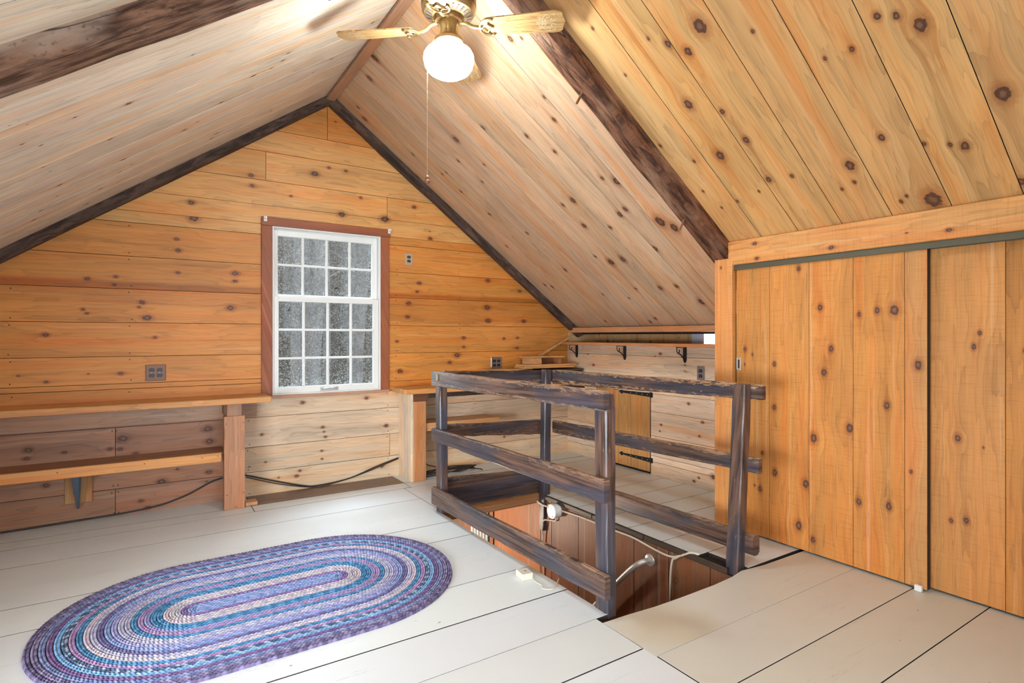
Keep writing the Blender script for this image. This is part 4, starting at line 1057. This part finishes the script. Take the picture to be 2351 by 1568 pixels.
# ------------------------------------------------------------------ cords
def cord(name, pts, r, mat, label, cat, group=None, k=8):
    bm = bmesh.new(); tube(bm, smoothpath(pts, k), r, 8)
    return tag(obj(name, bm, mat, None, None, True), label, cat, group)
cord('extension_cord', [(-1.2, 4.43, 0.007), (-0.741, 4.46, 0.008), (-0.435, 4.47, 0.012), (-0.024, 4.475, 0.025), (0.201, 4.48, 0.072), (0.40, 4.485, 0.158), (0.55, 4.47, 0.175), (0.62, 4.484, 0.158), (0.819, 4.486, 0.087), (1.0, 4.486, 0.031), (1.1, 4.486, 0.018), (1.341, 4.486, 0.037), (1.592, 4.486, 0.11), (1.765, 4.484, 0.155)], 0.0055, CORDB, 'black cord drooping along the foot of the gable wall under the window', 'cord')
cord('extension_cord', [(0.60, 4.488, 0.15), (0.819, 4.489, 0.07), (1.0, 4.489, 0.022), (1.12, 4.47, 0.011), (1.30, 4.488, 0.028), (1.5, 4.489, 0.072), (1.765, 4.49, 0.145)], 0.004, PAPER, 'thin brown cord hanging just below the black one under the window', 'cord')
pts = []
random.seed(3)
for i in range(34):
    a = i*0.83; r = 0.13+0.05*math.sin(i*1.7)
    pts.append((2.17+r*1.5*math.cos(a), 4.33+0.055*math.sin(a)+random.uniform(-.01, .01), 0.012+0.0035*(i % 6)+random.uniform(0, .02)))
pts = [(1.98, 4.44, 0.36), (1.975, 4.43, 0.2), (2.0, 4.40, 0.08)] + pts + [(2.40, 4.30, 0.02), (2.46, 4.27, 0.008)]
cord('cord_coil', pts, 0.0045, CORDB, 'tangled coil of black cord on the floor under the corner desk', 'cord', k=5)
sensor = thing('junction_box', 'small cream plastic box on the floor beside the guard rail', 'box', (1.541, 2.268, 0.002), math.radians(-8))
bm = bmesh.new(); box(bm, -0.03, 0.03, -0.037, 0.037, 0.0, 0.031, 0.003); obj('box_body', bm, SENS, sensor)
bm = bmesh.new(); lathe(bm, [(0.004, 0.0309), (0.004, 0.0322), (0, 0.0324)], 10, (0.004, 0.0, 0)); obj('screw', bm, NAILM, sensor)
bm = bmesh.new(); tube(bm, smoothpath([(0.026, -0.03, 0.01), (0.02, -0.07, 0.004), (0.03, -0.12, 0.004), (0.02, -0.155, 0.004), (0.06, -0.175, 0.004), (0.10, -0.14, 0.006), (0.13, -0.11, 0.012)], 6), 0.0022, 6)
obj('cord', bm, CABLEW, sensor)

# ------------------------------------------------------------------ stairwell fittings
hr = thing('stair_handrail', 'bent metal tube handrail on the stairwell wall', 'handrail', (2.474, 2.33, -0.138))
bm = bmesh.new()
for a, b in ((0.004, 0.0),):
    pass
lathe(bm, [(0.0, 0.012), (0.022, 0.011), (0.034, 0.006), (0.037, 0.0)], 20); o = obj('wall_flange', bm, NICKEL, hr, Matrix.Rotation(math.radians(-90), 4, 'Y'), True)
bm = bmesh.new(); tube(bm, smoothpath([(-0.004, 0, 0), (-0.045, 0.005, 0.0), (-0.07, 0.03, -0.02), (-0.075, 0.10, -0.085), (-0.075, 0.30, -0.30), (-0.075, 0.8, -0.85)], 6), 0.0165, 14); obj('tube', bm, NICKEL, hr, None, True)
jb = thing('wall_lamp_box', 'round white electrical box on the stairwell wall with cables', 'electrical box', (2.474, 3.215, -0.075))
bm = bmesh.new(); lathe(bm, [(0.0, 0.062), (0.048, 0.06), (0.052, 0.056), (0.052, 0.05), (0.049, 0.048), (0.049, 0.0)], 24); obj('housing', bm, plain('white_ceramic', srgb(236, 236, 232), 0.3), jb, Matrix.Rotation(math.radians(-90), 4, 'Y'), True)
for dy, dz in ((-0.022, -0.03), (0.03, 0.026)):
    bm = bmesh.new(); tube(bm, [(-0.0615, dy, dz), (-0.064, dy, dz)], 0.004, 8); obj('screw', bm, NAILM, jb)
cable = thing('surface_cable', 'cream cable clipped along the stairwell wall below the floor edge', 'cable', (2.468, 2.6, -0.05))
PC = Matrix.Translation((-2.468, -2.6, 0.05))
for pts in ([(2.462, 3.62, -0.034), (2.444, 3.46, -0.052), (2.443, 3.36, -0.068), (2.462, 3.268, -0.07)], [(2.462, 3.16, -0.062), (2.468, 2.95, -0.052), (2.468, 2.656, -0.048), (2.468, 2.465, -0.043), (2.468, 2.29, -0.06), (2.468, 2.17, -0.062), (2.466, 2.09, -0.03), (2.466, 2.03, 0.004), (2.49, 1.99, 0.004)],
            [(2.467, 2.07, -0.012), (2.468, 2.13, -0.058), (2.468, 2.158, -0.085), (2.468, 2.172, -0.21), (2.468, 2.18, -0.6)], [(2.46, 3.222, -0.125), (2.462, 3.222, -0.15), (2.462, 3.29, -0.166), (2.443, 3.345, -0.18), (2.443, 3.365, -0.25), (2.455, 3.372, -0.32), (2.468, 3.375, -0.7)]):
    bm = bmesh.new(); tube(bm, smoothpath(pts, 6), 0.0058, 6)
    o = obj('cable_run', bm, CABLEW, cable, None, True); o.matrix_parent_inverse = PC

# ------------------------------------------------------------------ ceiling fan
FX, FY = 1.20, 2.405
fan = thing('ceiling_fan', 'antique brass ceiling fan with oak blades and a lit globe, hung from the ridge', 'ceiling fan', (FX, FY, 0))
def fl(name, prof, mat, n=40, parent=None):
    bm = bmesh.new(); lathe(bm, prof, n); return obj(name, bm, mat, parent or fan, None, True)
fl('globe', [(0.0, 2.408), (0.035, 2.410), (0.068, 2.418), (0.096, 2.435), (0.113, 2.460), (0.120, 2.490), (0.118, 2.510), (0.108, 2.528), (0.090, 2.541), (0.070, 2.550), (0.055, 2.556), (0.05, 2.572)], GLOBE)
fl('fitter', [(0.045, 2.57), (0.066, 2.572), (0.068, 2.585), (0.054, 2.592), (0.05, 2.60)], DBRASS)
fl('switch_housing', [(0.0, 2.598), (0.046, 2.598), (0.047, 2.604), (0.047, 2.662), (0.045, 2.668), (0.0, 2.668)], BRASS)
fl('flywheel', [(0.0, 2.668), (0.066, 2.668), (0.07, 2.675), (0.07, 2.70), (0.0, 2.70)], DBRASS)
fl('motor_bowl', [(0.06, 2.695), (0.075, 2.69), (0.118, 2.706), (0.127, 2.722), (0.129, 2.735)], BRASS)
fl('motor_housing', [(0.129, 2.735), (0.131, 2.738), (0.131, 2.81), (0.125, 2.83), (0.06, 2.85), (0.0, 2.852)], DBRASS)
bm = bmesh.new()
for k in range(24):
    a = 2*math.pi*k/24
    for r0, r1 in ((0.083, 0.108),):
        c, s = math.cos(a), math.sin(a)
        z0, z1 = 2.6915, 2.7005
        w = 0.005
        P = [(r0*c-w*s, r0*s+w*c, z0-.001), (r0*c+w*s, r0*s-w*c, z0-.001), (r1*c+w*s*1.3, r1*s-w*c*1.3, z1-.001), (r1*c-w*s*1.3, r1*s+w*c*1.3, z1-.001)]
        bm.faces.new([bm.verts.new(p) for p in P])
tag(obj('vent_slots', bm, PAPER, fan), kind='stuff')
fl('downrod', [(0.0, 2.84), (0.014, 2.84), (0.014, 2.99), (0.0, 2.99)], BRASS, 16)
fl('canopy', [(0.02, 2.935), (0.05, 2.945), (0.064, 2.97), (0.066, 3.008), (0.0, 3.008)], BRASS)
# pull chain
ch = bmesh.new()
cx, cy = -0.098, 0.03
n = 101
for i in range(n):
    z = 2.60-i*0.0066
    x = cx + (0.045*max(0, (i < 12))*(1-i/12) if i < 12 else 0)
    bmesh.ops.create_icosphere(ch, subdivisions=1, radius=0.0026, matrix=Matrix.Translation((x, cy, z)))
pc = obj('pull_chain', ch, plain('bead_chain', srgb(206, 186, 150), 0.3, 0.8), fan)
zb = 2.60-n*0.0066
bm = bmesh.new(); lathe(bm, [(0.0, zb+0.004), (0.006, zb), (0.011, zb-0.008), (0.011, zb-0.012), (0.007, zb-0.016), (0.013, zb-0.022), (0.014, zb-0.028), (0.009, zb-0.036), (0.0, zb-0.037)], 16, (cx, cy, 0)); obj('pull_fob', bm, plain('turned_wood', srgb(120, 78, 56), 0.35), pc, None, True)
# blades
def spiral(cx, cy, r0, r1, a0, turns, n=16, flip=1):
    return [(cx+(r0+(r1-r0)*i/n)*math.cos(a0+flip*2*math.pi*turns*i/n), cy+(r0+(r1-r0)*i/n)*math.sin(a0+flip*2*math.pi*turns*i/n)) for i in range(n+1)]
def ribbon(bm, pts, w, z):
    vs = []
    for i, p in enumerate(pts):
        a = pts[max(0, i-1)]; b = pts[min(len(pts)-1, i+1)]
        dx, dy = b[0]-a[0], b[1]-a[1]; l = math.hypot(dx, dy) or 1
        ww = w*(0.5+0.5*math.sin(math.pi*min(1, (i+1)/len(pts)*1.2)))
        vs.append((bm.verts.new((p[0]-dy/l*ww, p[1]+dx/l*ww, z)), bm.verts.new((p[0]+dy/l*ww, p[1]-dx/l*ww, z))))
    for a, b in zip(vs, vs[1:]): bm.faces.new((a[0], a[1], b[1], b[0]))
blade0 = None
def make_blade_obj():
    out = []
    R0, R1 = 0.165, 0.552
    hw0, hw1 = 0.052, 0.066
    top = [(R0+0.0, -hw0*0.55), (R0+0.012, -hw0*0.9), (R0+0.03, -hw0)]
    tip = [(R1-0.055, -hw1), (R1-0.028, -hw1*0.97), (R1-0.014, -hw1*0.8), (R1-0.010, -hw1*0.45), (R1-0.004, -hw1*0.16), (R1, 0), (R1-0.004, hw1*0.16), (R1-0.010, hw1*0.45), (R1-0.014, hw1*0.8), (R1-0.028, hw1*0.97), (R1-0.055, hw1)]
    bot = [(R0+0.03, hw0), (R0+0.012, hw0*0.9), (R0, hw0*0.55)]
    poly = top+tip+bot
    bm = bmesh.new()
    a = [bm.verts.new((x, y, -0.003)) for x, y in poly]; b = [bm.verts.new((x, y, 0.003)) for x, y in poly]
    bm.faces.new(a[::-1]); bm.faces.new(b)
    for i in range(len(poly)): bm.faces.new((a[i], a[(i+1) % len(poly)], b[(i+1) % len(poly)], b[i]))
    bl = obj('blade', bm, BLADE, fan)
    # scroll print near the tip, under the blade
    bm = bmesh.new(); z = -0.0034
    for f in (1, -1):
        for (cx, cy, r, a0, tn) in ((0.492, 0.020, 0.016, 0.5, 1.1), (0.470, 0.036, 0.013, 2.0, 1.0), (0.448, 0.015, 0.012, 1.0, 1.1), (0.432, 0.030, 0.009, 3.5, 1.0), (0.498, 0.044, 0.009, 4.0, 0.9), (0.462, 0.012, 0.007, 0.2, .8)):
            ribbon(bm, [(x, y*f) for x, y in spiral(cx, cy, 0.002, r, a0, tn)], 0.0013, z)
        ribbon(bm, [(0.418, 0.004*f), (0.44, 0.005*f), (0.465, 0.003*f), (0.49, 0.004*f), (0.512, 0.012*f)], 0.0016, z)
        ribbon(bm, [(0.425, 0.012*f), (0.445, 0.028*f), (0.465, 0.05*f), (0.485, 0.055*f)], 0.0013, z)
    obj('scroll_print', bm, SCROLL, bl)
    # blade iron
    bm = bmesh.new()
    tube(bm, smoothpath([(0.055, 0, 0.03), (0.085, 0, 0.022), (0.115, 0.0, 0.002), (0.145, 0.0, -0.006), (0.165, 0, -0.007)], 4), [0.009]*17, 8)
    for f in (1, -1):
        ribbon3 = smoothpath([(0.150, 0.0, -0.008), (0.156, 0.022*f, -0.008), (0.172, 0.043*f, -0.008), (0.198, 0.052*f, -0.008), (0.214, 0.046*f, -0.008), (0.206, 0.040*f, -0.008)], 4)
        tube(bm, ribbon3, 0.0052, 6)
        tube(bm, smoothpath([(0.198, 0.046*f, -0.008), (0.186, 0.030*f, -0.008), (0.194, 0.016*f, -0.008), (0.206, 0.006*f, -0.008), (0.212, 0.0, -0.008)], 4), 0.0042, 6)
        tube(bm, smoothpath([(0.158, 0.0, -0.008), (0.172, 0.010*f, -0.008), (0.180, 0.022*f, -0.008), (0.190, 0.028*f, -0.008)], 3), 0.0035, 6)
    obj('blade_iron', bm, BRASS, bl, None, True)
    return bl
blade0 = make_blade_obj()
for i, a in enumerate((-40, 50, 140, 230)):
    b = blade0 if i == 0 else copy_tree(blade0, fan)
    b.matrix_local = Matrix.Translation((0, 0, 2.640)) @ Matrix.Rotation(math.radians(a), 4, 'Z') @ Matrix.Rotation(math.radians(-12), 4, 'X')

# ------------------------------------------------------------------ braided rug
rug = thing('braided_rug', 'oval braided rug in blues and purples on the painted floor', 'rug', (0.47, 2.757, 0.002), math.radians(1.0))
PAL = {
 'bl': [(132, 152, 204), (104, 140, 198), (150, 158, 210)], 'pu': [(128, 98, 164), (150, 110, 176), (112, 96, 156)],
 'be': [(186, 180, 190), (170, 158, 180), (198, 190, 192)], 'bp': [(206, 178, 186), (180, 170, 196), (200, 190, 200)],
 'te': [(64, 136, 186), (86, 152, 198), (54, 116, 168)], 'lm': [(146, 140, 196), (158, 132, 186), (120, 150, 200)],
 'ma': [(166, 118, 168), (176, 140, 186), (146, 128, 184)], 'gl': [(172, 172, 200), (150, 154, 192), (186, 180, 200)],
 'la': [(150, 146, 204), (166, 158, 208), (130, 138, 196)], 'pg': [(108, 98, 152), (120, 112, 170), (96, 92, 142)],
 'dt': [(86, 112, 146), (150, 172, 198), (72, 88, 124)], 'lb': [(110, 166, 216), (92, 150, 204), (132, 170, 212)],
 'pl': [(120, 86, 140), (130, 100, 156), (106, 82, 132)], 'bg': [(116, 132, 178), (134, 142, 186), (96, 112, 160)],
 'gp': [(124, 112, 152), (140, 132, 168), (100, 92, 132)], 'dk': [(108, 96, 136), (124, 112, 154), (88, 78, 114)]}
RINGS = ['bl', 'bl', 'pu', 'be', 'be', 'bp', 'te', 'te', 'lm', 'ma', 'te', 'gl', 'gl', 'la', 'bl', 'pg', 'gl', 'bp', 'te', 'ma', 'dt', 'lb', 'pl', 'bg', 'gp', 'dk']
HL = 0.287; NR = len(RINGS); PITCH = 0.573/NR
random.seed(11)
for ri, key in enumerate(RINGS):
    r = PITCH*(ri+0.5)
    # inner coils are longer and slimmer, like the photo's core
    L = 4*HL + 2*math.pi*r
    lam = 0.018
    nl = max(6, int(L/lam)); nl -= nl % 3
    per = 4; ns = nl*per
    bm = bmesh.new(); cl = bm.verts.layers.float_color.new('Col')
    ts = (-1.0, -0.8, -0.4, 0.0, 0.4, 0.8, 1.0)
    pal = [srgb(*[v*0.78+0.22*(sum(c)/3) for v in c]) for c in PAL[key]]
    lump = {}
    grid = []
    for i in range(ns):
        row = []
        for t in ts:
            s = (i/ns)*nl
            ph = s + (0.5 if t > 0 else 0.0) + 0.45*abs(t)
            side = 1 if t > 0 else 0
            idx = (int(math.floor(ph)) % nl)
            b = abs(math.sin(math.pi*(ph-math.floor(ph))))
            prof = math.sqrt(max(0.0, 1-(abs(abs(t)-0.45)/0.62)**2)) if abs(t) < 1 else 0.0
            z = 0.0045 + 0.0095*prof*(0.5+0.5*b) if abs(t) < 1 else 0.0
            if t == 0: z = 0.0085
            # position on the stadium
            d = (i/ns)*L
            x = y = nx = ny = 0
            if d < 2*HL: x, y, nx, ny = -HL+d, -r, 0, -1
            elif d < 2*HL+math.pi*r:
                a = -math.pi/2+(d-2*HL)/r; x, y, nx, ny = HL+r*math.cos(a), r*math.sin(a), math.cos(a), math.sin(a)
            elif d < 4*HL+math.pi*r: x, y, nx, ny = HL-(d-2*HL-math.pi*r), r, 0, 1
            else:
                a = math.pi/2+(d-4*HL-math.pi*r)/r; x, y, nx, ny = -HL+r*math.cos(a), r*math.sin(a), math.cos(a), math.sin(a)
            off = t*PITCH*0.5
            v = bm.verts.new((x+nx*off, y+ny*off, z))
            kk = (idx, side)
            if kk not in lump:
                c = pal[(idx+side*2) % 3] if random.random() < 0.8 else random.choice(pal)
                q = random.uniform(0.92, 1.22)
                lump[kk] = (c[0]*q, c[1]*q, c[2]*q)
            c = lump[kk]; q = 0.74+0.30*(b if t else 0.3)  # creases between lumps darkened, their shade put into the yarn colour
            v[cl] = (c[0]*q, c[1]*q, c[2]*q, 1)
            row.append(v)
        grid.append(row)
    for i in range(ns):
        a, b = grid[i], grid[(i+1) % ns]
        for k in range(len(ts)-1): bm.faces.new((a[k], a[k+1], b[k+1], b[k]))
    obj('braid', bm, YARN, rug, None, True)

# ------------------------------------------------------------------ outdoors, seen through the window
bm = bmesh.new()
nx, ny = 16, 20
gv_ = []
for j in range(ny+1):
    y = 5.2+j*2.6; row = []
    for i in range(nx+1):
        x = -24+i*3.0
        z = -2.9 + max(0, y-9)*0.30 + random.uniform(-.25, .25)
        row.append(bm.verts.new((x, y, z)))
    gv_.append(row)
for j in range(ny):
    for i in range(nx): bm.faces.new((gv_[j][i], gv_[j][i+1], gv_[j+1][i+1], gv_[j+1][i]))
tag(obj('ground', bm, SOIL, None, None, True), 'wooded bank outside the window', kind='structure')
random.seed(21)
protos = []
for k in range(6):
    bm = bmesh.new(); pts = []; x = y = 0.0
    for i in range(9):
        pts.append((x, y, -0.6+i*1.6)); x += random.uniform(-.12, .12); y += random.uniform(-.1, .1)
    r = random.uniform(0.09, 0.17)
    tube(bm, pts, [r*(1.15-0.07*i) for i in range(9)], 8)
    for q in range(5):
        i = random.randint(2, 7); a = random.uniform(0, 6.28); p = Vector(pts[i]); l = random.uniform(.4, 0.8)
        tube(bm, [p, p+Vector((math.cos(a)*l*.5, math.sin(a)*l*.5, .25)), p+Vector((math.cos(a)*l, math.sin(a)*l, .3+.2*l))], [.03, .02, .008], 5)
    me = bpy.data.meshes.new('tree_trunk'); bmesh.ops.recalc_face_normals(bm, faces=bm.faces); bm.to_mesh(me); bm.free(); me.materials.append(BARK)
    protos.append(me)
nt = 0
spots = []
while len(spots) < 26:
    y = random.uniform(8, 26); x = 1.2+y*random.uniform(-0.02, 0.44)-0.4
    if all(math.hypot(x-p, y-q) > 1.0 for p, q in spots): spots.append((x, y))
for i, (x, y) in enumerate(spots):
    z = -2.9+max(0, y-9)*0.30
    o = link('tree', protos[i % 6]); o.location = (x, y, z); o.rotation_euler = (0, 0, random.uniform(0, 6.28))
    tag(o, 'bare grey tree trunk in the woods beyond the window', 'tree', 'trees beyond the window')
bm = bmesh.new()
for i in range(900):
    y = random.uniform(10, 30); x = random.uniform(-2, 16); z = -2.9+max(0, y-9)*0.30+random.uniform(0, 1.6)
    d = Vector((random.uniform(-1, 1), random.uniform(-1, 1), random.uniform(-.3, 1))).normalized()*random.uniform(.15, .4); e = d.orthogonal().normalized()*0.09
    p = Vector((x, y, z)); bm.faces.new([bm.verts.new(q) for q in (p, p+d*.5+e, p+d, p+d*.5-e)])
tag(obj('undergrowth', bm, LEAF), 'dry undergrowth on the bank beyond the window', 'undergrowth', None, 'stuff')
